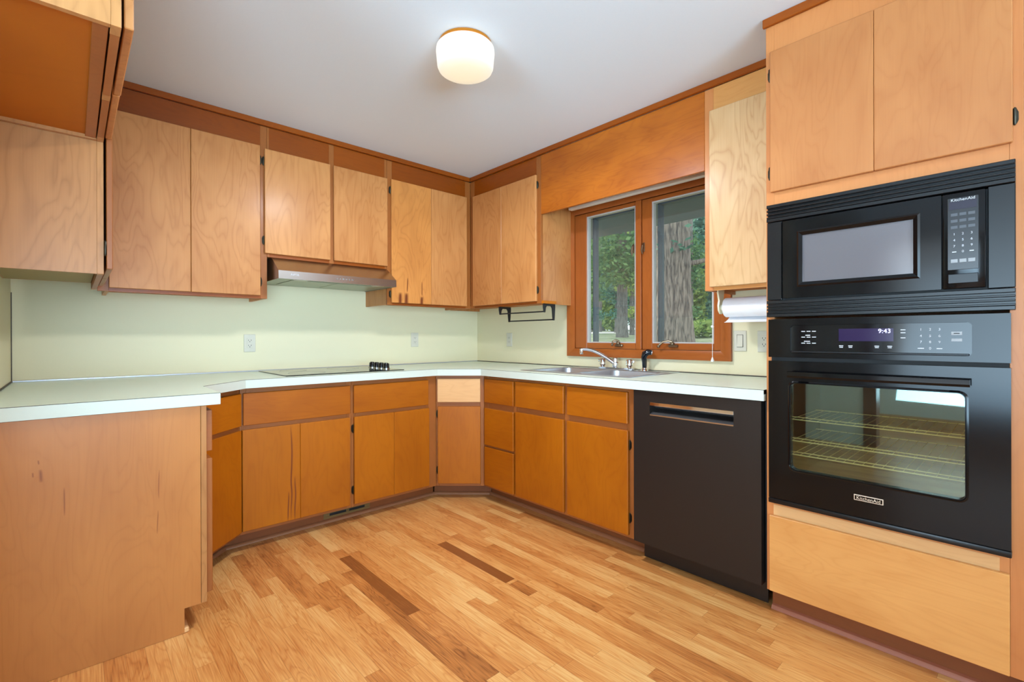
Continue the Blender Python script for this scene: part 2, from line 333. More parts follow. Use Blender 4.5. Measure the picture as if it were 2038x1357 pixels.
# ------------------------------------------------------------------ floor: strip oak boards along the window wall
ZC = 2.4198
def make_floor():
    rnd = random.Random(7); bw = .0578; bm = bmesh.new()
    uv = bm.loops.layers.uv.new('UVMap'); ed = bm.loops.layers.uv.new('edge'); tone = bm.faces.layers.float.new('tone')
    X0, Y0, Y1 = -6.4, -6.3, .0
    n = int(6.4/bw)+1
    special = {}
    def board(x0, x1, y0, y1, tn):
        vs = [bm.verts.new(p) for p in ((x0, y0, 0), (x1, y0, 0), (x1, y1, 0), (x0, y1, 0))]
        f = bm.faces.new(vs); f[tone] = tn
        ox, oy = rnd.uniform(0, 90), rnd.uniform(0, 90); wd, ln = x1-x0, y1-y0
        for lp, (a, b) in zip(f.loops, ((0, 0), (1, 0), (1, 1), (0, 1))):
            lp[uv].uv = (ox+a*wd, oy+b*ln); lp[ed].uv = (a*wd, b*ln)
    dark = [(-1.665, -1.70, -1.02, .95), (-1.665, -2.2, -1.70, .55), (-1.72, -2.25, -1.18, .62), (-1.20, -1.78, -1.22, .95),
            (-1.25, -1.93, -1.80, .75), (-1.45, -2.33, -2.0, .5), (-2.10, -1.15, -.62, .5)]
    for i in range(n):
        x0 = -6.4+i*bw; x1 = min(x0+bw, 0); xc = (x0+x1)/2
        cuts = []; y = Y0-rnd.uniform(0, .9)
        sp = sorted([d for d in dark if abs(d[0]-xc) <= bw/2], key=lambda d: d[1])
        segs = []
        while y < Y1:
            ln = rnd.choice((.28, .4, .55, .7, .9, 1.15))*rnd.uniform(.85, 1.2); segs.append((y, y+ln)); y += ln
        out = []
        for a, b in segs:
            parts = [(max(a, Y0), min(b, Y1))]
            for d in sp:
                np_ = []
                for p, q in parts:
                    if q <= d[1] or p >= d[2]: np_.append((p, q))
                    else:
                        if p < d[1]: np_.append((p, d[1]))
                        if q > d[2]: np_.append((d[2], q))
                parts = np_
            for p, q in parts:
                if q-p > .02: out.append((p, q, min(1, max(0, rnd.gauss(.25, .115)))+(.25 if rnd.random() < .035 else 0)))
        for d in sp: out.append((d[1], d[2], d[3]))
        for p, q, tn in out: board(x0, x1, p, q, tn)
    me = bpy.data.meshes.new('floor'); bm.to_mesh(me); bm.free()
    mt, N, K, P = nm('oak_strip_floor')
    def attr(nme):
        a = N.new('ShaderNodeAttribute'); a.attribute_name = nme; return a
    def noise(scale_v, s, d, dist):
        mp = N.new('ShaderNodeMapping'); mp.inputs['Scale'].default_value = scale_v; K.new(uvn.outputs['Vector'], mp.inputs[0])
        no = N.new('ShaderNodeTexNoise'); no.inputs['Scale'].default_value = s; no.inputs['Detail'].default_value = d; no.inputs['Distortion'].default_value = dist
        K.new(mp.outputs[0], no.inputs['Vector']); return no
    def math_(op, a, b=None):
        n_ = N.new('ShaderNodeMath'); n_.operation = op
        for i_, q in enumerate((a, b)):
            if q is None: continue
            if isinstance(q, (int, float)): n_.inputs[i_].default_value = q
            else: K.new(q, n_.inputs[i_])
        return n_.outputs[0]
    uvn = attr('UVMap'); edn = attr('edge'); tn = attr('tone')
    big = noise((9, 1.1, 1), 1.6, 2, .8); fine = noise((160, 5, 1), 1.5, 3, 0); soft = noise((4, 1.5, 1), 1.2, 2, .3)
    ring = math_('POWER', math_('ABSOLUTE', math_('SUBTRACT', math_('MULTIPLY', math_('FRACT', math_('MULTIPLY', big.outputs['Fac'], 11)), 2), 1)), 2.5)
    f = math_('ADD', math_('MULTIPLY', ring, .20), math_('MULTIPLY', math_('SUBTRACT', fine.outputs['Fac'], .4), .75))
    f = math_('ADD', f, math_('ADD', tn.outputs['Fac'], math_('MULTIPLY', math_('SUBTRACT', soft.outputs['Fac'], .5), .9)))
    ramp = N.new('ShaderNodeValToRGB'); e = ramp.color_ramp.elements
    e[0].position = 0; e[0].color = lin((232, 182, 114)); e[1].position = 1; e[1].color = lin((136, 78, 36))
    x = e.new(.30); x.color = lin((218, 154, 86)); x = e.new(.6); x.color = lin((196, 124, 62))
    K.new(f, ramp.inputs[0])
    se = N.new('ShaderNodeSeparateXYZ'); K.new(edn.outputs['Vector'], se.inputs[0])
    gap = math_('LESS_THAN', math_('MINIMUM', se.outputs['X'], math_('MULTIPLY', se.outputs['Y'], 1.0)), .0009)
    mx = N.new('ShaderNodeMix'); mx.data_type = 'RGBA'; K.new(math_('MULTIPLY', gap, .55), mx.inputs[0]); K.new(ramp.outputs[0], mx.inputs[6]); mx.inputs[7].default_value = lin((96, 52, 22))
    K.new(mx.outputs[2], P.inputs['Base Color']); P.inputs['Roughness'].default_value = .33
    P.inputs['Coat Weight'].default_value = .3; P.inputs['Coat Roughness'].default_value = .18
    b = N.new('ShaderNodeBump'); b.inputs['Strength'].default_value = .12; b.inputs['Distance'].default_value = .001; b.invert = True
    K.new(math_('ADD', fine.outputs['Fac'], gap), b.inputs['Height']); K.new(b.outputs[0], P.inputs['Normal'])
    me.materials.append(mt)
    o = bpy.data.objects.new('floor', me); COL.objects.link(o); o['kind'] = 'structure'
make_floor()

# ------------------------------------------------------------------ room shell
def struct(name, b, mt): return b.make(name, mt, kind='structure')
struct('ceiling', Bm().box(-6.5, .0, -6.4, 0, ZC, ZC+.1), M['ceiling'])
struct('wall_back', Bm().box(-6.5, .15, 0, .12, -.1, 2.52), M['splash'])
WY0, WY1, WZ0, WZ1 = -2.235, -1.145, 1.035, 2.055          # window opening
struct('wall_window', Bm().box(0, .15, -6.4, WY0, -.1, 2.52).box(0, .15, WY1, 0, -.1, 2.52).box(0, .15, WY0, WY1, -.1, WZ0).box(0, .15, WY0, WY1, WZ1, 2.52), M['splash'])
struct('wall_left', Bm().box(-L-.1, -L, -2.06, 0, 0, ZC), M['splash'])
struct('wall_right', Bm().box(-.60, -.50, -6.4, -3.4055, 0, ZC), M['wall'])
struct('baseboard_right', Bm().box(-.614, -.601, -6.4, -3.4065, 0.001, .11, .003), plain('red_brown_baseboard', (120, 46, 34), .4))
# adjoining room behind the camera, with real window openings
struct('wall_south', Bm().box(-6.5, -5.5, -6.4, -6.25, -.1, 2.52).box(-1.7, .0, -6.4, -6.25, -.1, 2.52).box(-5.5, -1.7, -6.4, -6.25, -.1, .55).box(-5.5, -1.7, -6.4, -6.25, 2.3, 2.52), M['wall'])
struct('wall_west', Bm().box(-6.5, -6.35, -6.25, -4.6, 0, ZC).box(-6.5, -6.35, -2.2, 0, 0, ZC).box(-6.5, -6.35, -4.6, -2.2, 0, .55).box(-6.5, -6.35, -4.6, -2.2, 2.3, ZC), M['wall'])
struct('baseboard_west', Bm().box(-6.35, -6.335, -6.25, -.01, .001, .12, .003), M['palewood'])
# a stub of wall with brown casings between the adjoining room and the hall
struct('wall_hall', Bm().box(-4.72, -4.6, -2.25, -1.72, .001, ZC), M['wall'])
struct('trim_11', Bm().box(-4.74, -4.58, -2.36, -2.2505, .001, 2.1), M['toe'])
struct('trim_12', Bm().box(-4.74, -4.58, -1.7195, -1.60, .001, 2.1), M['toe'])
# thin strips where the backsplash meets the counter and in its corners
struct('trim_1', Bm(MA).box(-L+.001, -.001, .0005, .006, .9145, .921, .001), M['alu'])
struct('trim_2', Bm(MB).box(-2.683, -.007, .0005, .006, .9145, .920, .001), M['seam'])
struct('trim_3', Bm(MC).box(-1.2, -.007, .0005, .006, .9145, .921, .001), M['seam'])
struct('trim_4', Bm().box(-L+.0005, -L+.004, -.004, -.0005, .922, 1.36), M['seam'])
# ceiling moulding over each run of cabinets
struct('trim_5', Bm(MA).box(-2.545, -.353, .336, .3535, 2.388, 2.4193, .002), M['upper_h'])
struct('trim_6', Bm(MB).box(-2.683, -.354, .336, .3535, 2.388, 2.4193, .002), M['upper_h'])
struct('trim_7', Bm(MB).box(-3.40, -2.678, .633, .647, 2.385, 2.4193, .002), M['upper_h'])

# ------------------------------------------------------------------ cabinets
def hinge(par, Mt, u, z, D, s):
    """surface hinge: leaf on the stile, barrel against the door edge; s = -1 when the stile is on the low-u side"""
    b = Bm(Mt)
    b.prism([(u+s*.001, z-.024), (u+s*.009, z-.021), (u+s*.0125, z-.012), (u+s*.0125, z+.012), (u+s*.009, z+.021), (u+s*.001, z+.024)], 'y', D+.0003, D+.003, .0006)
    b.lathe([(.0012, -.027), (.0038, -.023), (.0040, .023), (.0012, .027)], (u+s*.0045, D+.0065, z), 'z', 10)
    return b.make('hinge', M['bronze'], par)
def slab(par, Mt, name, u0, u1, z0, z1, D, mt, th=.018, bev=.0022, label=None):
    return Bm(Mt).box(u0, u1, D+.0012, D+.0012+th, z0, z1, bev).make(name, mt, par, label)
def frame(par, Mt, stiles, rails, D, ms, mr, name='face_frame', th=.019):
    for (a, c, z0, z1) in stiles: Bm(Mt).box(a, c, D-th, D, z0, z1, .0008).make('stile', ms, par)
    for (a, c, z0, z1) in rails: Bm(Mt).box(a+.0004, c-.0004, D-th+.001, D-.0005, z0, z1).make('rail', mr, par)
def carcass(par, Mt, u0, u1, d0, d1, z0, z1, mt, bot=None, bz=.02, side_inset=0, name='carcass'):
    b = Bm(Mt); t = .016
    b.box(u0, u0+t, d0, d1, z0, z1); b.box(u1-t, u1, d0, d1, z0, z1); b.box(u0+t, u1-t, d0, d0+.006, z0+bz, z1); b.box(u0+t, u1-t, d0+.006, d1, z1-t, z1)
    o = b.make(name, mt, par)
    Bm(Mt).box(u0+t, u1-t, d0+.006, d1-.0005, z0+bz, z0+bz+.012).make('bottom_panel', bot or M['underside'], par)
    return o
UD, UB, UT = .335, 1.364, 2.387
GU = 'wall cabinets above the counter'; GB = 'base cabinets under the counter'

# back wall, left double-door unit
c = thing('wall_cabinet', 'two-door wooden wall cabinet left of the range hood, doors reaching lower than the hood', 'cabinet', (-2.24, 0, UB), GU)
carcass(c, MA, -2.60, -1.8635, .001, .315, UB, UT, M['upper'])
frame(c, MA, [(-2.628, -2.585, UB, UT), (-1.903+.004, -1.8635, UB, UT)], [(-2.585, -1.899, UB, 1.40), (-2.585, -1.899, 2.25, UT)], UD, M['upper_frame'], M['upper_h'])
d1 = slab(c, MA, 'door', -2.585, -2.2475, 1.381, 2.262, UD, M['upper']); d2 = slab(c, MA, 'door', -2.2455, -1.9035, 1.381, 2.262, UD, M['upper'])
hinge(d2, MA, -1.9035, 1.462, UD, 1); hinge(d2, MA, -1.9035, 2.18, UD, 1)
# over the hood
c = thing('wall_cabinet', 'short two-door wooden wall cabinet directly above the range hood', 'cabinet', (-1.47, 0, 1.614), GU)
carcass(c, MA, -1.8625, -1.0815, .001, .315, 1.614, UT, M['upper'])
frame(c, MA, [(-1.8625, -1.8815+.004+.0, 1.614, UT)] if False else [(-1.8625, -1.85, 1.614, UT), (-1.491, -1.459, 1.614, UT), (-1.098, -1.0815, 1.614, UT)],
      [(-1.85, -1.491, 1.614, 1.645), (-1.459, -1.098, 1.614, 1.645), (-1.85, -1.491, 2.24, UT), (-1.459, -1.098, 2.24, UT)], UD, M['upper_frame'], M['upper_h'])
d1 = slab(c, MA, 'door', -1.879, -1.4885, 1.634, 2.251, UD, M['upper']); d2 = slab(c, MA, 'door', -1.4655, -1.084, 1.634, 2.251, UD, M['upper'])
hinge(d1, MA, -1.879, 2.179, UD, -1); hinge(d1, MA, -1.879, 1.71, UD, -1)
# right of the hood
c = thing('wall_cabinet', 'two-door wooden wall cabinet between the range hood and the room corner', 'cabinet', (-.72, 0, UB), GU)
carcass(c, MA, -1.080, -.340, .001, .315, UB, UT, M['upper'])
frame(c, MA, [(-1.080, -1.04, UB, UT), (-.388, -.3365, UB, UT)], [(-1.04, -.388, UB, 1.40), (-1.04, -.388, 2.24, UT)], UD, M['upper_frame'], M['upper_h'])
d1 = slab(c, MA, 'door', -1.0535, -.7215, 1.380, 2.255, UD, M['split_upper']); d2 = slab(c, MA, 'door', -.7195, -.385, 1.380, 2.255, UD, M['upper'])
hinge(d1, MA, -1.0535, 2.178, UD, -1); hinge(d1, MA, -1.0535, 1.44, UD, -1)
# window wall, corner unit
c = thing('wall_cabinet', 'two-door wooden wall cabinet in the corner left of the window', 'cabinet', (0, -.73, UB), GU)
carcass(c, MB, -1.1275, -.020, .001, .315, UB, UT, M['upper'])
frame(c, MB, [(-1.1275, -1.085, UB, UT), (-.388, -.3365, UB, UT)], [(-1.085, -.388, UB, 1.40), (-1.085, -.388, 2.24, UT)], UD, M['upper_frame'], M['upper_h'])
d1 = slab(c, MB, 'door', -.7325, -.386, 1.381, 2.258, UD, M['upper']); d2 = slab(c, MB, 'door', -1.095, -.7345, 1.381, 2.258, UD, M['upper'])
hinge(d2, MB, -1.095, 2.189, UD, -1); hinge(d2, MB, -1.095, 1.459, UD, -1)
# window wall, single door right of the window
c = thing('wall_cabinet', 'single-door wooden wall cabinet between the window and the oven tower', 'cabinet', (0, -2.48, UB), GU)
carcass(c, MB, -2.682, -2.2895, .001, .315, UB, UT, M['tower'])
frame(c, MB, [(-2.335, -2.2895, UB, UT), (-2.682, -2.65, UB, UT)], [(-2.65, -2.335, UB, 1.40), (-2.65, -2.335, 2.25, UT)], UD, M['tower_frame'], M['tower_h'])
slab(c, MB, 'door', -2.66, -2.320, 1.381, 2.268, UD, M['sheen_door'])
# valance over the window
v = thing('valance', 'wide plain wooden valance board above the window', 'valance', (-.34, -1.71, 1.98))
Bm(MB).box(-2.2885, -1.1285, .3165, UD+.0005, 1.98, UT, .002).make('board', M['valance'], v)
# left wall upper: end panel toward the camera
c = thing('wall_cabinet', 'wooden wall cabinet on the left wall, plain end panel facing the room', 'cabinet', (-L, -.75, UB), GU)
CF = .309
b = Bm(MC); b.box(-1.136, -1.120, .001, CF-.0193, UB, UT); b.box(-.40, -.384, .001, CF-.02, UB+.03, UT); b.box(-1.12, -.4, .001, .007, UB+.03, UT); b.make('end_panel', M['upper_end'], c)
Bm(MC).box(-1.12, -.40, .008, CF-.02, UB+.03, UB+.042).make('bottom_panel', plain('cabinet_bottom_board', (150, 128, 80), .6), c)
frame(c, MC, [(-1.136, -1.09, UB, UT), (-.42, -.375, UB, UT)], [(-1.09, -.42, UB, 1.40), (-1.09, -.42, 2.25, UT)], CF, M['upper_end'], M['upper_h'])
d1 = Bm(MC).box(-1.142, -.77, CF+.007, CF+.025, 1.383, 2.26, .002).make('door', M['upper_frame'], c)
d2 = Bm(MC).box(-.766, -.39, CF+.007, CF+.025, 1.383, 2.26, .002).make('door', M['upper_frame'], c)
hg = Bm(MC); hg.lathe([(.002, -.028), (.0045, -.024), (.0045, .024), (.002, .028)], (-1.139, CF+.004, 1.458), 'z', 10); hg.box(-1.137, -1.12, CF+.0004, CF+.003, 1.436, 1.48, .0006)
hg.make('hinge', M['bronze'], d1)
# deep cabinet over the refrigerator space, close to the camera
c = thing('wall_cabinet', 'wooden cabinet at top left nearest the camera, bottom seen from below', 'cabinet', (-L, -1.57, 1.841), GU)
b = Bm(MC); b.box(-2.006, -1.990, .001, CF-.0193, 1.841, UT); b.box(-1.155, -1.139, .001, CF-.02, 1.841, UT); b.box(-1.99, -1.155, .001, .007, 1.86, UT); b.make('side_panel', M['upper_end'], c)
Bm(MC).box(-1.99, -1.155, .008, CF-.021, 1.853, 1.865).make('bottom_panel', M['underside'], c)
Bm(MC).box(-1.99, -1.155, CF-.05, CF-.0215, 1.845, 1.8525, .001).make('cleat', M['upper_frame'], c)
frame(c, MC, [(-2.006, -1.96, 1.841, UT), (-1.19, -1.139, 1.841, UT), (-1.585, -1.545, 1.841, UT)], [(-1.96, -1.585, 1.841, 1.88), (-1.545, -1.19, 1.841, 1.88), (-1.96, -1.585, 2.25, UT), (-1.545, -1.19, 2.25, UT)], CF, M['upper_end'], M['upper_frame'])
d1 = Bm(MC).box(-1.985, -1.571, CF+.006, CF+.024, 1.855, 2.26, .002).make('door', M['upper'], c)
d2 = Bm(MC).box(-1.563, -1.145, CF+.004, CF+.022, 1.855, 2.26, .002).make('door', M['upper'], c)
for dd, uu_ in ((d1, -1.981), (d2, -1.150)):
    hg = Bm(MC); hg.lathe([(.002, -.028), (.0045, -.024), (.0045, .024), (.002, .028)], (uu_, CF+.0035, 1.955), 'z', 10); hg.make('hinge', M['bronze'], dd)

# ---- base cabinets
BD, TK, CT = .611, .50, .868
ZB0, ZB1 = .097, .866
def base_carcass(par, Mt, u0, u1, d0=.003, d1=.5915, mt=None):
    b = Bm(Mt); t = .016
    b.box(u0, u0+t, d0, d1, ZB0, ZB1); b.box(u1-t, u1, d0, d1, ZB0, ZB1); b.box(u0+t, u1-t, d0, d1, ZB0, ZB0+t); b.box(u0+t, u1-t, d0, d0+.006, ZB0+t, ZB1)
    return b.make('carcass', mt or M['base_frame'], par)
def toe(par, Mt, u0, u1, d=TK):
    return Bm(Mt).box(u0, u1, d-.016, d, .001, ZB0-.001).make('toe_kick', M['toe'], par)
KX = -2.0755; KR = -.8555; KY = -.8425
# cooktop run: left unit
c = thing('base_cabinet', 'wooden base cabinet with one wide drawer over two doors, left half under the cooktop', 'cabinet', (-1.77, -.3, 0), GB)
base_carcass(c, MA, -2.07, -1.471)
frame(c, MA, [(KX, -2.045, ZB0, ZB1), (-1.50, -1.4705, ZB0, ZB1)], [(-2.045, -1.50, ZB0, .135), (-2.045, -1.50, .63, .69), (-2.045, -1.50, .825, ZB1)], BD, M['base_frame'], M['base_frame_h'])
slab(c, MA, 'drawer_front', -2.062, -1.482, .671, .841, BD, M['base_h'])
d1 = slab(c, MA, 'door', -2.067, -1.7755, .116, .648, BD, M['split_door'], label='door with dark red splits in the veneer'); d2 = slab(c, MA, 'door', -1.7745, -1.484, .116, .648, BD, M['base'])
hinge(d1, MA, -2.067, .572, BD, -1); hinge(d1, MA, -2.067, .196, BD, -1)
toe(c, MA, -2.120, -1.4705)
# right unit
c = thing('base_cabinet', 'wooden base cabinet with one drawer over two doors, between cooktop centre and corner', 'cabinet', (-1.16, -.3, 0), GB)
base_carcass(c, MA, -1.470, -.862)
frame(c, MA, [(-1.4695, -1.44, ZB0, ZB1), (-.94, KR, ZB0, ZB1)], [(-1.44, -.94, ZB0, .135), (-1.44, -.94, .63, .69), (-1.44, -.94, .825, ZB1)], BD, M['base_frame'], M['base_frame_h'])
slab(c, MA, 'drawer_front', -1.459, -.928, .671, .841, BD, M['base_h'])
d1 = slab(c, MA, 'door', -1.457, -1.189, .116, .648, BD, M['base']); d2 = slab(c, MA, 'door', -1.188, -.922, .116, .648, BD, M['base'])
hinge(d1, MA, -1.457, .576, BD, -1); hinge(d1, MA, -1.457, .202, BD, -1)
toe(c, MA, -1.4695, -.81)
# corner diagonal
MR, LR = diag((KR+.0005, -BD), (-BD, KY+.0005))
c = thing('base_cabinet', 'narrow angled wooden base cabinet in the inside corner, one drawer over one door', 'cabinet', (-.7, -.7, 0), GB)
frame(c, MR, [(.001, .030, ZB0, ZB1), (LR-.030, LR-.001, ZB0, ZB1)], [(.03, LR-.03, ZB0, .135), (.03, LR-.03, .63, .69), (.03, LR-.03, .825, ZB1)], 0, M['base_frame'], M['base_frame_h'])
slab(c, MR, 'drawer_front', .012, LR-.026, .682, .845, 0, M['palewood'], label='paler drawer front with a fine split')
d1 = slab(c, MR, 'door', .014, LR-.026, .118, .652, 0, M['base'])
hinge(d1, MR, .014, .60, 0, -1); hinge(d1, MR, .014, .21, 0, -1)
Bm(MR).box(.02, LR-.02, -.12, -.021, ZB0, ZB0+.016).make('bottom_panel', M['base_frame'], c)
MRT, LRT = diag((-.79, -TK), (-TK, -.775)); Bm(MRT).box(-.006, LRT+.006, -.016, 0, .001, ZB0-.001).make('toe_kick', M['toe'], c)
# drawer bank
c = thing('base_cabinet', 'narrow wooden base unit of three stacked drawers beside the inside corner', 'cabinet', (-.3, -1.0, 0), GB)
base_carcass(c, MB, -1.1665, -.86)
frame(c, MB, [(-1.1665, -1.14, ZB0, ZB1), (-.885, KY, ZB0, ZB1)], [(-1.14, -.885, ZB0, .135), (-1.14, -.885, .37, .405), (-1.14, -.885, .635, .70), (-1.14, -.885, .825, ZB1)], BD, M['base_frame'], M['base_frame_h'])
for z0, z1 in ((.114, .377), (.392, .644), (.684, .845)): slab(c, MB, 'drawer_front', -1.157, -.8635, z0, z1, BD, M['base_h'])
toe(c, MB, -1.1665, -.79)
# sink base
c = thing('base_cabinet', 'wooden sink base cabinet with two false drawers over two doors, left of the dishwasher', 'cabinet', (-.3, -1.6, 0), GB)
b = Bm(MB); b.box(-2.044, -2.028, .003, .5915, ZB0, ZB1); b.box(-1.1835, -1.1675, .003, .5915, ZB0, ZB1); b.box(-2.028, -1.1835, .003, .5915, ZB0, ZB0+.016); b.make('carcass', M['base_frame'], c)
frame(c, MB, [(-1.1895, -1.1675, ZB0, ZB1), (-1.615, -1.58, ZB0, ZB1), (-2.044, -2.005, ZB0, ZB1)], [(-1.58, -1.1895, ZB0, .135), (-2.005, -1.615, ZB0, .135), (-1.58, -1.1895, .63, .70), (-2.005, -1.615, .63, .70), (-1.58, -1.1895, .83, ZB1), (-2.005, -1.615, .83, ZB1)], BD, M['base_frame'], M['base_frame_h'])
slab(c, MB, 'drawer_front', -1.585, -1.1765, .685, .847, BD, M['base_h']); slab(c, MB, 'drawer_front', -2.0175, -1.6125, .685, .847, BD, M['base_h'])
slab(c, MB, 'door', -1.584, -1.1755, .114, .651, BD, M['base']); d2 = slab(c, MB, 'door', -2.020, -1.6115, .114, .650, BD, M['base'])
hinge(d2, MB, -2.020, .576, BD, -1); hinge(d2, MB, -2.020, .201, BD, -1)
toe(c, MB, -2.044, -1.1675)
# left diagonal
CX = -L+BD; YLD = -.611-(KX-CX)
ML_, LL = diag((CX, YLD), (KX-.0005, -.6115))
c = thing('base_cabinet', 'angled wooden base cabinet in the left corner, partly hidden by the end panel', 'cabinet', (-2.35, -.6, 0), GB)
frame(c, ML_, [(.001, .030, ZB0, ZB1), (LL-.014, LL-.001, ZB0, ZB1)], [(.03, LL-.014, ZB0, .135), (.03, LL-.014, .63, .69), (.03, LL-.014, .825, ZB1)], 0, M['base_frame'], M['base_frame_h'])
slab(c, ML_, 'drawer_front', .02, LL-.012, .671, .841, 0, M['base_h']); slab(c, ML_, 'door', .02, LL-.012, .116, .648, 0, M['base'])
Bm(ML_).box(.06, LL-.17, -.10, -.021, ZB0, ZB0+.016).make('bottom_panel', M['base_frame'], c)
MLT, LLT = diag((-L+TK, -.815), (-2.125, -TK)); Bm(MLT).box(-.006, LLT+.006, -.016, 0, .001, ZB0-.001).make('toe_kick', M['toe'], c)
# left run with the big end panel
c = thing('base_cabinet', 'wooden base cabinet at lower left with a large plain end panel', 'cabinet', (-2.6, -1.05, 0), GB)
Bm().prism([(-L+.002, .001), (-2.405, .001), (-2.405, .0955), (CX-.0205, .0955), (CX-.0205, ZB1), (-L+.002, ZB1)], 'y', -1.220, -1.204).make('end_panel', M['end_panel'], c)
frame(c, MC, [(-1.220, -1.18, ZB0-.002, ZB1), (-.89, YLD-.001, ZB0, ZB1)], [(-1.18, -.89, ZB0, .135), (-1.18, -.89, .63, .69), (-1.18, -.89, .825, ZB1)], BD, M['upper_end'], M['base_frame_h'])
slab(c, MC, 'drawer_front', -1.200, -.885, .682, .845, BD, M['base_frame_h'], th=.022); slab(c, MC, 'door', -1.200, -.885, .122, .652, BD, M['base_frame'], th=.022)
Bm(MC).box(-1.203, -.86, .003, .59, ZB0+.001, ZB0+.016).make('bottom_panel', M['base_frame'], c)
Bm(MC).box(-1.203, -.83, .52, .534, .001, ZB0-.001).make('toe_kick', M['palewood'], c)

# quarter-round at the toe kicks (setting trim)
def qround(name, P, mt=M['quarter']):
    b = Bm(); pts = [Vector((x, y, 0)) for x, y in P]
    prof = [(0, .0008), (.016, .0008), (.0155, .006), (.012, .013), (.006, .0175), (0, .019)]
    rings = []
    for i, p in enumerate(pts):
        t0 = (p-pts[i-1]).normalized() if i > 0 else (pts[1]-p).normalized()
        t1 = (pts[i+1]-p).normalized() if i < len(pts)-1 else t0
        n0 = Vector((t0.y, -t0.x, 0)); n1 = Vector((t1.y, -t1.x, 0)); n = (n0+n1).normalized(); k = 1/max(.3, n.dot(n0))
        rings.append([b.bm.verts.new(p+n*(k*a)+Vector((0, 0, h))) for a, h in prof])
    for A, B_ in zip(rings, rings[1:]):
        for i in range(len(prof)): b.bm.faces.new((A[i], A[(i+1) % len(prof)], B_[(i+1) % len(prof)], B_[i]))
    b.bm.faces.new(rings[0][::-1]); b.bm.faces.new(rings[-1])
    return struct(name, b, mt)
g = .0008
qround('trim_8', [(-L+TK+.03, -.84), (-L+TK+.0015, -.815-g), (-2.125, -TK-g), (-.79-g, -TK-g), (-TK-g, -.775), (-TK-g, -2.044)])
Bm().box(-2.42, -2.390, -1.2195, -1.15, .0008, .02, .003).make('trim_9', M['palewood'], kind='structure')

# ------------------------------------------------------------------ oven tower
TD = .632; TX0, TX1 = -3.404, -2.6865
c = thing('oven_cabinet', 'tall pale wooden tower cabinet holding the built-in microwave and wall oven', 'cabinet', (-.3, -3.04, 0))
b = Bm(MB); b.box(TX0, TX0+.016, .003, TD-.0195, .1, UT+.03); b.box(TX1-.016, TX1, .003, TD-.0195, .1, UT+.03); b.box(TX0+.016, TX1-.016, .003, .009, .1, UT+.03); b.box(TX0+.016, TX1-.016, .009, TD-.0195, .1, .116)
b.box(TX0+.016, TX1-.016, .009, TD-.0195, 1.668, 1.684); b.make('carcass', M['tower_frame'], c)
frame(c, MB, [(TX1-.030, TX1, .099, UT+.031), (TX0, TX0+.030, .099, UT+.031)], [(TX0+.03, TX1-.03, .099, .14), (TX0+.03, TX1-.03, .395, .492), (TX0+.03, TX1-.03, 1.640, 1.74), (TX0+.03, TX1-.03, 2.25, UT+.031)], TD, M['tower_frame'], M['tower_frame'])
d1 = slab(c, MB, 'door', -3.0445, -2.7065, 1.711, 2.275, TD, M['tower']); d2 = slab(c, MB, 'door', -3.381, -3.0455, 1.711, 2.275, TD, M['tower'])
for z in (2.186, 1.789): hinge(d1, MB, -2.7065, z, TD, 1); hinge(d2, MB, -3.381, z, TD, -1)
slab(c, MB, 'drawer_front', -3.374, -2.701, .106, .411, TD, M['tower_h'])
Bm(MB).box(-3.352, -2.712, TD-.0003, TD+.0006, .400, .452).make('drawer_edge', M['palewood'], c, 'paler strip of the drawer box above the drawer front')
Bm(MB).box(TX0, TX1, .552, .568, .001, .098).make('toe_kick', M['toe'], c)
Bm(MB).prism([(.5685, .0008), (.586, .0008), (.585, .008), (.579, .016), (.5685, .02)], 'x', TX0, TX1).make('trim_10', plain('reddish_quarter_round', (160, 96, 70), .45), kind='structure')

def rounded(y0, y1, z0, z1, r, n=5):
    P = []
    for (cx, cz, a0) in ((y1-r, z1-r, 0), (y0+r, z1-r, 90), (y0+r, z0+r, 180), (y1-r, z0+r, 270)):
        for i in range(n+1):
            a = radians(a0+90*i/n); P.append((cx+r*cos(a), cz+r*sin(a)))
    return P
def plate_with_hole(b, y0, y1, z0, z1, hole, d0, d1):
    """flat plate with a rounded opening: both faces as strips between outline and hole"""
    n = len(hole); cyy, czz = (y0+y1)/2, (z0+z1)/2; out = []
    k = n//4
    corners = [(y1, z1), (y0, z1), (y0, z0), (y1, z0)]
    for i in range(n): out.append(corners[i//k])
    rings = {}
    for d in (d0, d1):
        rings[d] = ([b.bm.verts.new((p[0], d, p[1])) for p in hole], [b.bm.verts.new((p[0], d, p[1])) for p in corners])
        h, cset = rings[d]
        for i in range(n):
            a, e = h[i], h[(i+1) % n]; ca, ce = cset[i//k], cset[((i+1) % n)//k]
            if ca is ce: b.bm.faces.new((a, e, ca))
            else: b.bm.faces.new((a, e, ce, ca))
    for i in range(n): b.bm.faces.new((rings[d0][0][i], rings[d0][0][(i+1) % n], rings[d1][0][(i+1) % n], rings[d1][0][i]))
    for i in range(4): b.bm.faces.new((rings[d0][1][i], rings[d0][1][(i+1) % 4], rings[d1][1][(i+1) % 4], rings[d1][1][i]))
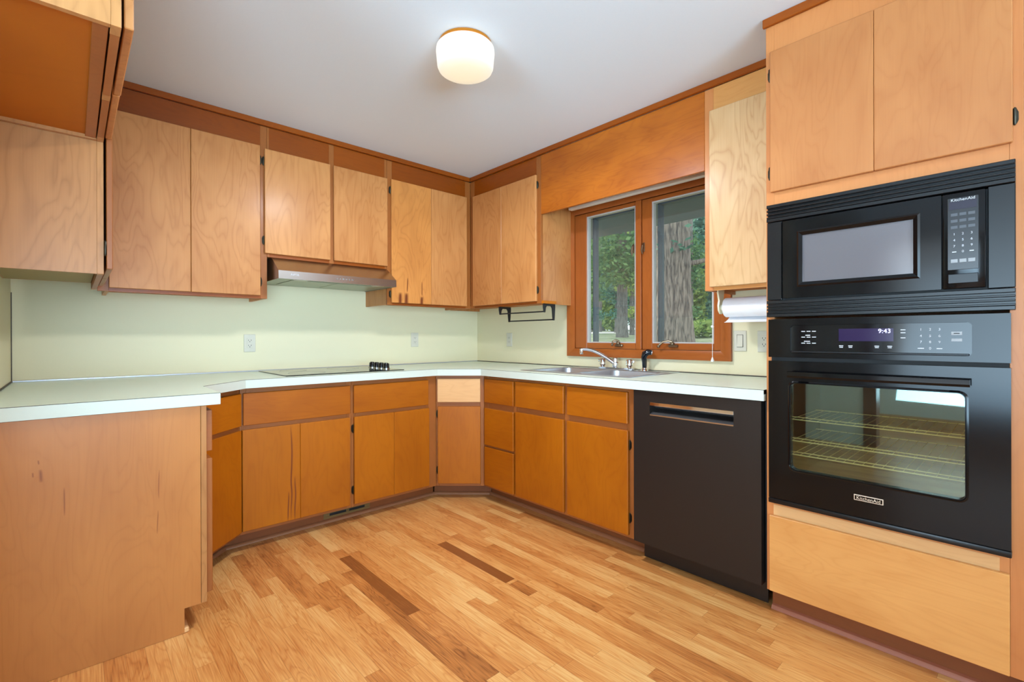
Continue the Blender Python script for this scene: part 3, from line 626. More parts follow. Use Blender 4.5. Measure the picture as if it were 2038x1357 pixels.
# ---- microwave
def ry(y, x): k = (CAMX+x)/(CAMX+.634); return CAMY+(y-CAMY)*k
def rz(z, x): k = (CAMX+x)/(CAMX+.634); return CAMZ+(z-CAMZ)*k
c = thing('microwave', 'black built-in microwave with louvred trim above the wall oven', 'microwave', (-.45, -3.04, 1.21))
Y0, Y1 = -3.387, -2.695
b = Bm(MB); b.box(Y0+.04, Y1-.04, .25, TD+.004, 1.275, 1.585); b.make('body', M['black_dull'], c)
for a_, e_ in ((Y0, -3.328), (-2.749, Y1)): Bm(MB).box(a_, e_, TD+.001, .648, 1.276, 1.589, .002).make('side_trim', M['black_satin'], c)
for nme, z0, z1 in (('upper_vent', 1.590, 1.659), ('lower_vent', 1.2085, 1.275)):
    b = Bm(MB); b.box(Y0, Y1, TD+.001, .640, z0, z1)
    n = 4; st = (z1-z0-.014)/n
    for i in range(n+1):
        zz = z0+i*st
        hgt = .006 if 0 < i < n else .013
        b.box(Y0, Y1, .640, .655, zz, zz+hgt, .0015)
    b.make(nme, M['black_satin'], c)
# door with a raised window frame
dr = Bm(MB)
wy0, wy1, wz0, wz1 = -3.156, -2.819, 1.336, 1.524
DY0, DY1, DZ0, DZ1 = -3.222, -2.755, 1.281, 1.584
dr.box(DY0, wy0, TD+.005, .656, DZ0, DZ1); dr.box(wy1, DY1, TD+.005, .656, DZ0, DZ1); dr.box(wy0, wy1, TD+.005, .656, DZ0, wz0); dr.box(wy0, wy1, TD+.005, .656, wz1, DZ1)
door = dr.make('door', M['black'], c)
b = Bm(MB); o_, i_ = .014, .0
O = [(wy0-o_, wz0-o_), (wy1+o_, wz0-o_), (wy1+o_, wz1+o_), (wy0-o_, wz1+o_)]; Q = [(wy0+.004, wz0+.004), (wy1-.004, wz0+.004), (wy1-.004, wz1-.004), (wy0+.004, wz1-.004)]
vo = [b.bm.verts.new((p[0], .6565, p[1])) for p in O]; vm = [b.bm.verts.new(((p[0]*.65+q[0]*.35), .661, (p[1]*.65+q[1]*.35))) for p, q in zip(O, Q)]; vi = [b.bm.verts.new((q[0], .650, q[1])) for q in Q]; vb = [b.bm.verts.new((q[0], .6555, q[1])) for q in Q]
for A, B_ in ((vo, vm), (vm, vb), (vb, vi)):
    for k in range(4): b.bm.faces.new((A[k], A[(k+1) % 4], B_[(k+1) % 4], B_[k]))
b.make('window_bezel', M['black'], door)
Bm(MB).box(wy0+.001, wy1-.001, .640, .6505, wz0+.001, wz1-.001).make('window', M['mw_glass'], door)
pn = Bm(MB).box(-3.3245, -3.2245, TD+.005, .657, 1.281, 1.584, .004, 2).make('control_panel', M['black'], c)
b = Bm(MB); b.box(-3.309, -3.237, .6565, .6585, 1.340, 1.568, .002); b.make('keypad', plain('keypad_charcoal', (34, 36, 40), .2), pn)
Bm(MB).box(-3.305, -3.241, .6582, .6592, 1.531, 1.556, .0003).make('display', plain('smoked_display', (46, 44, 58), .1), pn)
def MT(x, y, z): return Matrix(((0, 0, -1, x), (-1, 0, 0, y), (0, 1, 0, z), (0, 0, 0, 1)))   # lettering on the tower face
def letters(par, items, x, mt, name='lettering', ext=.0003):
    for body, y, z, s in items:
        b = Bm(); b.smooth = 0
        if body == '-': b.box(x-.0004, x+.0002, y-s/2, y+s/2, z-.0014, z+.0014)
        else: b.mesh(text_mesh(body, s, ext), MT(x, y, z))
        b.make('marking' if body == '-' else name, mt, par)
it = [('KitchenAid', -3.273, 1.5610, .0125)]
for r, zz in enumerate((1.453, 1.434, 1.415)):
    for q, yy in enumerate((-3.253, -3.273, -3.293)): it.append((str(r*3+q+1), yy, zz, .010))
it.append(('0', -3.273, 1.397, .010)); it += [('-', -3.253, 1.397, .010), ('-', -3.293, 1.397, .010)]
letters(pn, it, -.6592, M['mark'])
GK = plain('grey_touch_key', (74, 78, 84), .3)
for zz in (1.515, 1.495, 1.475):
    for yy in (-3.253, -3.273, -3.293): Bm(MB).box(yy-.008, yy+.008, .6582, .6592, zz-.0045, zz+.0045, .0003).make('touch_key', GK, pn)
for yy in (-3.253, -3.273, -3.293): Bm(MB).box(yy-.008, yy+.008, .6582, .6594, 1.363, 1.374, .0003).make('button', M['key'], pn)
Bm(MB).box(-3.308, -3.238, .6565, .6600, 1.297, 1.327, .0015).make('open_button', M['black_satin'], pn)

# ---- wall oven
c = thing('wall_oven', 'black built-in single wall oven below the microwave', 'oven', (-.4, -3.04, .47))
X = .66
A0, A1 = -3.3775, -2.7035
b = Bm(MB); b.box(A0+.03, A1-.03, .12, .20, .50, 1.17); b.box(A0+.03, A0+.06, .2, TD, .50, 1.17); b.box(A1-.06, A1-.03, .2, TD, .50, 1.17); b.box(A0+.06, A1-.06, .2, TD, .50, .56); b.box(A0+.06, A1-.06, .2, TD, 1.0, 1.17)
b.make('cavity', M['cavity'], c)
b = Bm(MB); b.box(A0+.012, A1-.012, TD+.001, TD+.006, .49, 1.19); bmk = b
# keep the opening free: build the backing as a ring
b.bm.free(); b = Bm(MB); b.box(A0+.004, -3.30, TD+.001, TD+.006, .47, 1.200); b.box(-2.77, A1-.004, TD+.001, TD+.006, .47, 1.200); b.box(-3.30, -2.77, TD+.001, TD+.006, .95, 1.200); b.box(-3.30, -2.77, TD+.001, TD+.006, .47, .60)
b.make('backing_frame', M['black_dull'], c)
cp0, cp1 = 1.049, 1.1985
cy0, cy1, cz0, cz1 = -3.294, -2.783, 1.067, 1.174
b = Bm(MB); plate_with_hole(b, A0, A1, cp0, cp1, rounded(cy0, cy1, cz0, cz1, .014), TD+.0065, X)
pan = b.make('control_panel', M['black'], c)
Bm(MB).box(cy0+.0005, cy1-.0005, TD+.0065, X-.004, cz0+.0005, cz1-.0005).make('control_face', plain('control_face_black', (12, 12, 14), .08, spec=.4), pan)
Bm(MB).box(cy0+.006, cy1-.004, X-.0035, X+.003, cz0+.001, cz0+.0075, .002).make('lower_lip', M['black_satin'], pan)
xf = -(X-.004)
def fy(px): # control face, metres across from its left edge in the photo's own proportion
    return cy1-(cy1-cy0)*px
Bm(MB).box(fy(.62), fy(.31), X-.0043, X-.0035, 1.113, 1.158, .0002).make('display', M['display'], pan)
letters(pan, [('9:43', fy(.572), 1.148, .021)], xf-.0006, M['clock'], 'clock_digits')
it = []
for r, zz in enumerate((1.152, 1.131, 1.111)):
    for q in range(3): it.append((str(r*3+q+1), fy(.76+.045*q), zz, .011))
it += [('0', fy(.805), 1.090, .011), ('-', fy(.76), 1.090, .016), ('-', fy(.85), 1.090, .014)]
for r, zz in enumerate((1.150, 1.128, 1.105)):
    for q in range(3): it.append(('-', fy(.085+.035*q), zz, .013))
it += [('-', fy(.115), 1.135, .016), ('-', fy(.11), 1.112, .02)]
for q in (.325, .38, .53, .60): it += [('-', fy(q), 1.096, .013), ('-', fy(q), 1.091, .011)]
for zz in (1.152, 1.142, 1.125): it.append(('-', fy(.67), zz, .013))
letters(pan, it, xf, M['mark'])
for zz, h in ((1.139, .011), (1.118, .009)):
    kb = Bm(MB).box(fy(.955), fy(.905), X-.0045, X-.003, zz-h/2, zz+h/2, .0003).make('button', M['key'], pan)
letters(pan, [('-', fy(.93), 1.139, .014)], xf-.0012, M['slot'])
# door
dz0, dz1 = .487, 1.034
gy0, gy1, gz0, gz1 = -3.277, -2.783, .614, .949
b = Bm(MB); hole = rounded(gy0, gy1, gz0, gz1, .018); plate_with_hole(b, A0, A1, dz0, dz1, hole, TD+.0065, X)
door = b.make('door', M['black'], c)
# raised ridge around the glass
b = Bm(MB); H1 = rounded(gy0, gy1, gz0, gz1, .018); H2 = rounded(gy0-.009, gy1+.009, gz0-.009, gz1+.009, .024); H3 = rounded(gy0-.004, gy1+.004, gz0-.004, gz1+.004, .021)
v1 = [b.bm.verts.new((p[0], X-.006, p[1])) for p in H1]; v3 = [b.bm.verts.new((p[0], X+.004, p[1])) for p in H3]; v2 = [b.bm.verts.new((p[0], X+.0002, p[1])) for p in H2]
for A, B_ in ((v1, v3), (v3, v2)):
    for k in range(len(A)): b.bm.faces.new((A[k], A[(k+1) % len(A)], B_[(k+1) % len(A)], B_[k]))
b.make('window_bezel', M['black'], door)
Bm(MB).box(gy0-.003, gy1+.003, TD+.012, TD+.015, gz0-.003, gz1+.003).make('window', M['oven_glass'], door)
# handle: bowed flat bar on two stand-offs
b = Bm(MB); hy0, hy1 = ry(-3.287, .70), ry(-2.762, .70); hz = .985
n = 14; pts = []
for i in range(n+1):
    t = i/n; pts.append((hy0+(hy1-hy0)*t, .692+.008*sin(pi*t), hz))
rings = []
for (y, d, z) in pts:
    rings.append([b.bm.verts.new(q) for q in ((y, d-.009, z-.010), (y, d+.006, z-.012), (y, d+.010, z-.004), (y, d+.008, z+.010), (y, d-.006, z+.012))])
for A, B_ in zip(rings, rings[1:]):
    for k in range(5): b.bm.faces.new((A[k], A[(k+1) % 5], B_[(k+1) % 5], B_[k]))
b.bm.faces.new(rings[0][::-1]); b.bm.faces.new(rings[-1])
b.box(hy0+.02, hy0+.05, X+.0002, .690, hz-.008, hz+.008); b.box(hy1-.05, hy1-.02, X+.0002, .690, hz-.008, hz+.008)
b.make('handle', M['black'], door)
bd = Bm(MB).box(-3.0725, -2.9875, X+.0002, X+.0025, .546, .5665, .001).make('badge', M['badge'], door)
Bm(MB).box(-3.0695, -2.9905, X+.0024, X+.0030, .549, .5635, .0003).make('badge_plate', M['black'], bd)
letters(bd, [('KitchenAid', -3.030, .5558, .0155)], -(X+.0032), M['badge'])
Bm(MB).box(A0-.001, A1+.001, TD+.001, X+.003, .466, .4855, .003, 2).make('lower_trim', M['black_satin'], c)
for zz in (.80, .715, .66):
    b = Bm(MB)
    b.tube([(-3.30, .60, zz), (-2.76, .60, zz)], .0022, 6); b.tube([(-3.30, .585, zz+.008), (-2.76, .585, zz+.008)], .0018, 6); b.tube([(-3.30, .26, zz), (-2.76, .26, zz)], .0022, 6)
    for k in range(19): b.tube([(-3.29+k*.029, .26, zz), (-3.29+k*.029, .60, zz)], .0012, 5)
    b.make('rack', M['rack'], c)

# ------------------------------------------------------------------ dishwasher
c = thing('dishwasher', 'dark charcoal dishwasher with a pocket handle under the counter', 'dishwasher', (-.3, -2.37, 0))
D0, D1, F = -2.668, -2.064, .641
b = Bm(MB); b.box(D0+.006, D1-.006, .02, .58, .10, .862); b.make('tub', M['black_dull'], c)
p0, p1, q0, q1 = -2.557, -2.154, .746, .812
b = Bm(MB); plate_with_hole(b, D0, D1, .108, .864, rounded(p0, p1, q0, q1, .003, 3), .585, F)
bmesh.ops.bevel(b.bm, geom=[e_ for e_ in b.bm.edges if all(abs(v_.co.y-F) < 1e-5 for v_ in e_.verts) and len(e_.link_faces) == 2 and abs(e_.calc_face_angle(0)) > 1 and (min(abs(e_.verts[0].co.x-D0), abs(e_.verts[0].co.x-D1)) < 1e-5 or min(abs(e_.verts[0].co.z-.108), abs(e_.verts[0].co.z-.864)) < 1e-5)], offset=.004, segments=2, affect='EDGES')
door = b.make('door', M['dw'], c)
b = Bm(MB); b.box(p0+.0005, p1-.0005, .588, .592, q0, q1); b.make('handle_recess', M['black_dull'], door)
b = Bm(MB); b.hexa([(p0+.001, .600, q0+.030), (p1-.001, .600, q0+.030), (p1-.001, F-.001, q0+.0005), (p0+.001, F-.001, q0+.0005), (p0+.001, .592, q0+.034), (p1-.001, .592, q0+.034), (p1-.001, F+.0005, q0+.006), (p0+.001, F+.0005, q0+.006)])
b.make('handle_lip', M['steel'], door)
b = Bm(MB); b.box(p0+.0005, p1-.0005, F-.012, F+.0006, q1-.017, q1-.0005, .001); b.make('handle_bar', M['chrome'], door, 'polished bar along the top of the pocket handle')
Bm(MB).box(D0+.002, D1-.010, .556, .560, .006, .104).make('toe_panel', M['dw'], c)
# black strip put in for the shade of the gap beside the tower
Bm(MB).box(D0-.012, D0-.002, .52, .60, .11, .860).make('gap_shade_strip', M['black_dull'], c)

# ------------------------------------------------------------------ countertop
def off_line(P0, P1, d):
    t = (Vector(P1)-Vector(P0)).normalized(); n = Vector((t.y, -t.x)); return Vector(P0)+n*d, Vector(P1)+n*d
def isect(a, b, c_, d_):
    r, s = b-a, d_-c_; k = r.x*s.y-r.y*s.x; t = ((c_-a).x*s.y-(c_-a).y*s.x)/k; return a+r*t
CE = .657
def front_poly(ov):
    segs = [((CX+ov-0, -1.233+.0), (CX+ov, YLD)), ((CX, YLD), (KX, -BD)), ((KX, -BD), (KR, -BD)), ((KR, -BD), (-BD, KY)), ((-BD, KY), (-BD, -2.6835))]
    S = []
    for i, (p, q) in enumerate(segs):
        if i == 0: S.append((Vector(p), Vector(q)))
        else: S.append(off_line(p, q, ov))
    out = [Vector((CX+ov, -1.233))]
    for A, B_ in zip(S, S[1:]): out.append(isect(A[0], A[1], B_[0], B_[1]))
    out.append(Vector((-BD-ov, -2.6835)))
    return out
ct = thing('countertop', 'pale mint laminate countertop running round three walls', 'countertop', (-1.4, -.4, .87))
T0, T1 = .9125, .914
sk = (-.560, -.030, -1.985, -1.160)      # sink rim x0,x1,y0,y1
hx0, hx1, hy0_, hy1_ = sk[0]+.012, sk[1]-.012, sk[2]+.012, sk[3]-.012
P = front_poly(.046)
Pb = front_poly(.0445)
def slabtop(P, z0, z1, mt, name, ye=-1.233):
    b = Bm(); w = .0012
    f = [(p.x, p.y) for p in P]
    f[0] = (f[0][0], ye)
    polys = [[(-L+w, ye), f[0], f[1], (-L+w, f[1][1])],                                     # left run
             [(-L+w, f[1][1]), f[1], f[2], (f[2][0], -w), (-L+w, -w)],                          # left corner
             [f[2], f[3], (f[3][0], -w), (f[2][0], -w)],                                        # cooktop run
             [f[3], f[4], (-w, f[4][1]), (-w, -w), (f[3][0], -w)],                              # inside corner
             [f[4], (f[4][0], hy1_), (-w, hy1_), (-w, f[4][1])],
             [(f[4][0], hy1_), (f[4][0], hy0_), (hx0, hy0_), (hx0, hy1_)],
             [(hx1, hy1_), (hx1, hy0_), (-w, hy0_), (-w, hy1_)],
             [(f[4][0], hy0_), (f[4][0], -2.6835), (-w, -2.6835), (-w, hy0_)]]
    cache = {}
    def vv(p, z):
        k = (round(p[0], 5), round(p[1], 5), z)
        if k not in cache: cache[k] = b.bm.verts.new((p[0], p[1], z))
        return cache[k]
    from collections import Counter
    ec = Counter(); pl = []
    # insert vertices of neighbours lying on an edge, so the shell is closed
    allp = {(round(x, 5), round(y, 5)) for q in polys for x, y in q}
    def refine(q):
        out = []
        for i in range(len(q)):
            a, e = Vector(q[i]), Vector(q[(i+1) % len(q)]); out.append(tuple(a))
            on = []
            for pt in allp:
                v = Vector(pt)-a; d = e-a
                if d.length < 1e-9: continue
                t = v.dot(d)/d.length_squared
                if 1e-4 < t < 1-1e-4 and (v-d*t).length < 1e-4: on.append((t, pt))
            out += [pt for t, pt in sorted(on)]
        return out
    for q in polys:
        q = refine(q); pl.append(q)
        for i in range(len(q)):
            a, e = tuple(round(v, 5) for v in q[i]), tuple(round(v, 5) for v in q[(i+1) % len(q)]); ec[frozenset((a, e))] += 1
    for q in pl:
        b.bm.faces.new([vv(p, z1) for p in q]); b.bm.faces.new([vv(p, z0) for p in q][::-1])
        for i in range(len(q)):
            a, e = q[i], q[(i+1) % len(q)]
            if ec[frozenset((tuple(round(v, 5) for v in a), tuple(round(v, 5) for v in e)))] == 1:
                fc = b.bm.faces.new((vv(a, z0), vv(e, z0), vv(e, z1), vv(a, z1))); fc.material_index = 1
    return b.make(name, mt, ct)
slabtop(P, T0, T1, [M['counter'], M['seam']], 'laminate_top')
slabtop(Pb, .895, T0-.0003, [M['seam'], M['seam']], 'substrate', -1.2315)
# front edge band
b = Bm()
O = [(p.x, p.y) for p in front_poly(.0457)]; Q = [(p.x, p.y) for p in front_poly(.020)]
O[0] = (O[0][0], -1.2327); Q[0] = (Q[0][0], -1.2327)
# the edge also turns along the end facing the camera
O = [(-L+.0012, -1.2327)]+O; Q = [(-L+.0012, -1.2205)]+[(Q[0][0], -1.2205)]+Q[1:]
za, zb = .8685, T0-.0004
for i in range(len(O)-1):
    a, e, f_, g_ = O[i], O[i+1], Q[i+1], Q[i]
    b.hexa([(*a, za), (*e, za), (*f_, za), (*g_, za), (*a, zb), (*e, zb), (*f_, zb), (*g_, zb)])
bmesh.ops.remove_doubles(b.bm, verts=b.bm.verts, dist=1e-5)
b.make('front_edge', M['counter_edge'], ct)

# ------------------------------------------------------------------ cooktop
c = thing('cooktop', 'black ceramic glass cooktop set on the counter below the hood', 'cooktop', (-1.465, -.32, .915))
Bm().box(-1.838, -1.092, -.590, -.050, .9145, .9195, .0015).make('glass_top', M['cooktop'], c)
b = Bm()
for (x, y, r) in ((-1.67, -.44, .105), (-1.67, -.19, .08), (-1.34, -.19, .105), (-1.34, -.44, .08)):
    b.lathe([(r, .91955), (r, .9198), (r-.003, .9198), (r-.003, .91955), (r, .91955)], (x, y, 0), 'z', 40, cap=False)
b.make('burner_ring', plain('burner_mark', (70, 72, 70), .3), c)
for i in range(4):
    y = -.262-.068*i
    k = Bm().lathe([(.0235, 0), (.0245, .004), (.0215, .008), (.0195, .034), (.0175, .037)], (-1.158, y, .9198), 'z', 24).make('knob', M['knob'], c)
    Bm().box(-1.162, -1.154, y-.0205, y+.0205, .9565, .9605, .001).make('grip', M['knob'], k)
    Bm().lathe([(.0248, 0), (.0262, .001), (.0262, .004), (.0250, .005), (.0248, 0)], (-1.158, y, .9202), 'z', 24, cap=False).make('chrome_ring', M['chrome'], k)

# ------------------------------------------------------------------ sink, faucet, sprayer
c = thing('sink', 'double-bowl stainless steel sink set in the counter under the window', 'sink', (-.295, -1.57, .914))
def bowl_sink():
    x0, x1, y0, y1 = sk; zt = .9178
    bowls = [(x0+.045, x1-.115, y0+.035, (y0+y1)/2-.016), (x0+.045, x1-.115, (y0+y1)/2+.016, y1-.035)]
    b = Bm(); xs = [x0, x0+.045, x1-.115, x1]; bw = bowls
    # deck as strips around the rounded bowls
    def ring(cx0, cx1, cy0, cy1, r, z): return [b.bm.verts.new((p[0], p[1], z)) for p in rounded(cx0, cx1, cy0, cy1, r, 6)]
    ymid = (y0+y1)/2
    for (bx0, bx1, by0, by1), (oy0, oy1) in zip(bw, ((y0, ymid), (ymid, y1))):
        h = ring(bx0, bx1, by0, by1, .055, zt); n = len(h); k = n//4
        cs = [b.bm.verts.new((q[0], q[1], zt)) for q in ((x1, oy1), (x0, oy1), (x0, oy0), (x1, oy0))]
        for i in range(n):
            a, e = h[i], h[(i+1) % n]; ca, ce = cs[i//k], cs[((i+1) % n)//k]
            b.bm.faces.new((a, e, ca) if ca is ce else (a, e, ce, ca))
        prev = h
        for (ins, z, r) in ((.004, zt-.004, .052), (.012, zt-.11, .05), (.022, zt-.155, .05), (.05, zt-.165, .045)):
            q = ring(bx0+ins, bx1-ins, by0+ins, by1-ins, r, z)
            for i in range(n): b.bm.faces.new((prev[i], q[i], q[(i+1) % n], prev[(i+1) % n]))
            prev = q
        b.bm.faces.new(prev)
    # rolled outer edge
    R0 = [(x1, y1), (x0, y1), (x0, y0), (x1, y0)]
    top = [b.bm.verts.new((p[0], p[1], zt)) for p in R0]; low = [b.bm.verts.new((p[0]+(.004 if p[0] == x1 else -.004), p[1]+(.004 if p[1] == y1 else -.004), .9147)) for p in R0]
    for i in range(4): b.bm.faces.new((top[i], top[(i+1) % 4], low[(i+1) % 4], low[i]))
    bmesh.ops.remove_doubles(b.bm, verts=b.bm.verts, dist=1e-5)
    b.smooth = 50
    s_ = b.make('basin', M['sink'], c)
    for (bx0, bx1, by0, by1) in bw:
        Bm().lathe([(.042, 0), (.044, .002), (.030, .003), (.028, .001)], ((bx0+bx1)/2, (by0+by1)/2, zt-.1648), 'z', 24).make('drain', M['chrome'], c)
bowl_sink()
ZD = .9182
f = thing('faucet', 'chrome faucet with a long curved spout and two round handles behind the sink', 'faucet', (-.08, -1.56, ZD))
Bm().prism([(p[0], p[1]) for p in rounded(-.105, -.055, -1.70, -1.425, .024, 5)], 'z', ZD, ZD+.012, .003).make('base_plate', M['chrome'], f)
fb = Bm(); fb.lathe([(.021, 0), (.021, .03), (.017, .036), (.017, .058), (.012, .064)], (-.08, -1.560, ZD+.0125), 'z', 20); fb.make('spout_base', M['chrome'], f)
pts = []
for i in range(13):
    t = i/12; pts.append((-.088-.125*t, -1.555+.155*t, ZD+.040+.092*sin(t*pi*.5)))
e = pts[-1]; pts += [(e[0]-.006, e[1]+.008, e[2]-.004)]
fs = Bm(); fs.tube(pts, [.012]*3+[.0105]*9+[.010, .010], 12)
fs.lathe([(.0105, -.030), (.0115, -.026), (.0115, .006), (.008, .010)], (pts[-1][0]-.002, pts[-1][1]+.002, pts[-1][2]), 'z', 16); fs.make('spout', M['chrome'], f)
for y in (-1.458, -1.668):
    h = Bm(); h.lathe([(.013, 0), (.015, .010), (.022, .018), (.0205, .045), (.018, .052), (.012, .055)], (-.08, y, ZD+.0125), 'z', 20)
    s = 1 if y > -1.5 else -1
    h.box(-.086, -.074, y+s*.012, y+s*.036, ZD+.046, ZD+.062, .003)
    h.make('handle', M['chrome'], f)
s = thing('sink_sprayer', 'black side sprayer standing right of the faucet', 'sprayer', (-.075, -1.775, ZD))
Bm().lathe([(.024, 0), (.023, .006), (.016, .010), (.014, .018)], (-.075, -1.775, ZD+.0002), 'z', 20).make('escutcheon', M['chrome'], s)
b = Bm(); b.tube([(-.075, -1.775, ZD+.0185), (-.075, -1.775, ZD+.05), (-.077, -1.773, ZD+.085), (-.076, -1.780, ZD+.106), (-.070, -1.800, ZD+.117), (-.062, -1.818, ZD+.114)], [.0135, .015, .018, .021, .019, .015], 14)
b.smooth = 60; b.make('spray_head', plain('glossy_black_sprayer', (16, 18, 24), .12, spec=.6), s)
nz = Bm(); nz.tube([(-.0618, -1.8185, ZD+.1139), (-.060, -1.8225, ZD+.1132)], .0135, 14); nz.make('nozzle', M['steel'], s)

# ------------------------------------------------------------------ range hood
h = thing('range_hood', 'slim stainless under-cabinet range hood above the cooktop', 'hood', (-1.465, -.24, 1.475))
hx0_, hx1_ = -1.842, -1.087
b = Bm(); b.prism([(-.003, 1.6125), (-.345, 1.6125), (-.478, 1.523), (-.480, 1.476), (-.470, 1.476), (-.468, 1.519), (-.342, 1.604), (-.003, 1.604)], 'x', hx0_, hx1_)
prof_l = [(-.003, 1.604), (-.342, 1.604), (-.468, 1.519), (-.470, 1.476), (-.003, 1.476)]
b.prism(prof_l, 'x', hx0_, hx0_+.002); b.prism(prof_l, 'x', hx1_-.002, hx1_)
shell = b.make('canopy', M['hood'], h)
Bm().box(hx0_+.0025, hx1_-.0025, -.469, -.004, 1.481, 1.485).make('filter_panel', M['filter'], h)
b = Bm(); b.box(hx0_+.1, -1.470, -.40, -.09, 1.4775, 1.4805); b.box(-1.462, hx1_-.1, -.40, -.09, 1.4775, 1.4805); b.make('filter', M['filter'], h)
for x in (-1.70, -1.20): Bm().lathe([(.040, 1.4762), (.044, 1.4785), (.044, 1.4808)], (x, -.435, 0), 'z', 24).make('light_lens', plain('lamp_lens', (190, 190, 176), .3), h)
def MH(x, y, z): return Matrix(((1, 0, 0, x), (0, 0, -1, y), (0, 1, 0, z), (0, 0, 0, 1)))
b = Bm(); b.smooth = 0; b.mesh(text_mesh('AVYA', .019, .0005), MH(-1.752, -.4796, 1.502)); b.make('logo', M['mark'], h)
for i in range(6):
    Bm().lathe([(.006, 0), (.006, -.0015), (.0045, -.003)], (-1.497+i*.020, -.4792, 1.500), 'y', 14).make('button', M['steel'], h)

# ------------------------------------------------------------------ window
w = structure('window_1', (0, -1.69, WZ0))
CY0, CY1, CZ0, CZ1 = -2.288, -1.0905, .992, 2.075
def casing(par):
    prof_w = .062
    for nme, mt, P4 in (('casing', M['redwood_h'], [(CY0, CZ0), (CY1, CZ0), (CY1-prof_w, CZ0+.056), (CY0+prof_w, CZ0+.056)]),
                        ('casing', M['redwood_h'], [(CY0, CZ1), (CY1, CZ1), (CY1-prof_w, CZ1-.056), (CY0+prof_w, CZ1-.056)]),
                        ('casing', M['redwood'], [(CY1, CZ0), (CY1, CZ1), (CY1-prof_w, CZ1-.056), (CY1-prof_w, CZ0+.056)]),
                        ('casing', M['redwood'], [(CY0, CZ0), (CY0, CZ1), (CY0+prof_w, CZ1-.056), (CY0+prof_w, CZ0+.056)])):
        b = Bm(MB); (a, c_, d_, e) = P4
        f_ = lambda p, d: (p[0], d, p[1])
        def lerp(p, q, t): return (p[0]+(q[0]-p[0])*t, p[1]+(q[1]-p[1])*t)
        st = [(0, .0006), (0, .022), (.35, .024), (1, .010), (1, .0006)]
        R1 = [b.bm.verts.new(f_(lerp(a, e, t), d)) for t, d in st]; R2 = [b.bm.verts.new(f_(lerp(c_, d_, t), d)) for t, d in st]
        for i in range(5): b.bm.faces.new((R1[i], R1[(i+1) % 5], R2[(i+1) % 5], R2[i]))
        b.bm.faces.new(R1[::-1]); b.bm.faces.new(R2); b.make(nme, mt, par)
casing(w)
iy0, iy1, iz0, iz1 = CY0+.0625, CY1-.0625, CZ0+.0565, CZ1-.0565
b = Bm(MB); b.box(iy0-.008, iy0+.002, -.13, .009, iz0, iz1); b.box(iy1-.002, iy1+.008, -.13, .009, iz0, iz1); b.make('jamb', M['redwood'], w)
b = Bm(MB); b.box(iy0-.008, iy1+.008, -.13, .008, iz0-.010, iz0-.0005); b.box(iy0-.008, iy1+.008, -.13, .008, iz1+.0005, iz1+.010); b.make('sill', M['redwood_h'], w)
ym = -1.692
Bm(MB).box(ym-.020, ym+.020, -.12, .013, iz0, iz1, .003).make('mullion', M['redwood'], w)
for k, (s0, s1) in enumerate(((iy0+.003, ym-.022), (ym+.022, iy1-.003))):
    ga = s0+(.052 if k == 0 else .016); gb = s1-(.075 if k == 0 else .088)
    if k == 0: ga, gb = -2.174, -1.792
    else: ga, gb = -1.655, -1.268
    g0, g1 = 1.098, 1.985
    b = Bm(MB); b.box(s0, ga-.008, -.045, .002, iz0+.001, iz1-.001, .003); b.box(gb+.008, s1, -.045, .002, iz0+.001, iz1-.001, .003)
    sash = b.make('sash', M['redwood'], w)
    b = Bm(MB); b.box(ga-.008, gb+.008, -.044, .001, iz0+.001, g0-.008, .002); b.box(ga-.008, gb+.008, -.044, .001, g1+.008, iz1-.001, .002); b.make('sash_rail', M['redwood_h'], sash)
    b = Bm(MB); t = .0078; b.box(ga-t, ga, -.04, -.004, g0-t, g1+t); b.box(gb, gb+t, -.04, -.004, g0-t, g1+t); b.box(ga, gb, -.04, -.004, g0-t, g0); b.box(ga, gb, -.04, -.004, g1, g1+t); b.make('glazing_strip', M['sash_strip'], sash)
    b = Bm(MB); b.box(gb-.012, gb, -.115, -.060, g0-.02, g1+.02); b.box(ga, ga+.006, -.115, -.06, g0-.02, g1+.02); b.box(ga, gb, -.115, -.06, g1-.004, g1+.02); b.make('screen_frame', M['gray_strip'], sash)
    Bm(MB).box(ga-.004, gb+.004, -.022, -.018, g0-.004, g1+.004).make('glass', M['glass'], sash)
    Bm(MB).box(ga, gb, -.0882, -.0878, g0-.01, g1).make('insect_screen', M['screen'], sash)
    # crank on the bottom rail
    cyk = -1.535 if k == 1 else -1.930
    cr_ = Bm(MB).box(cyk-.035, cyk+.025, .0022, .020, 1.066, 1.083, .004).make('crank_base', M['pewter'], sash)
    b = Bm(MB); b.lathe([(.012, 0), (.013, .012), (.009, .018)], (cyk, .012, 1.083), 'z', 14)
    if k == 0: b.tube([(cyk, .014, 1.100), (cyk+.02, .022, 1.106), (cyk+.05, .034, 1.100), (cyk+.075, .040, 1.078)], [.008, .007, .006, .007], 8); b.sphere((cyk+.077, .041, 1.072), .010)
    else: b.tube([(cyk-.01, .014, 1.100), (cyk+.005, .026, 1.110), (cyk+.02, .040, 1.104), (cyk+.024, .046, 1.085)], [.008, .007, .006, .007], 8); b.sphere((cyk+.024, .046, 1.078), .009)
    b.make('crank_handle', M['pewter'], cr_)
    # lock lever on the mullion side
    ly = ym-.036 if k == 0 else ym+.040
    b = Bm(MB); b.box(ly-.007, ly+.007, .0022, .006, 1.68, 1.74, .002); b.tube([(ly, .008, 1.735), (ly-.002, .020, 1.72), (ly+.004, .024, 1.69), (ly+.002, .016, 1.665)], [.005, .006, .006, .004], 8); b.make('lock_lever', M['pewter'], sash)
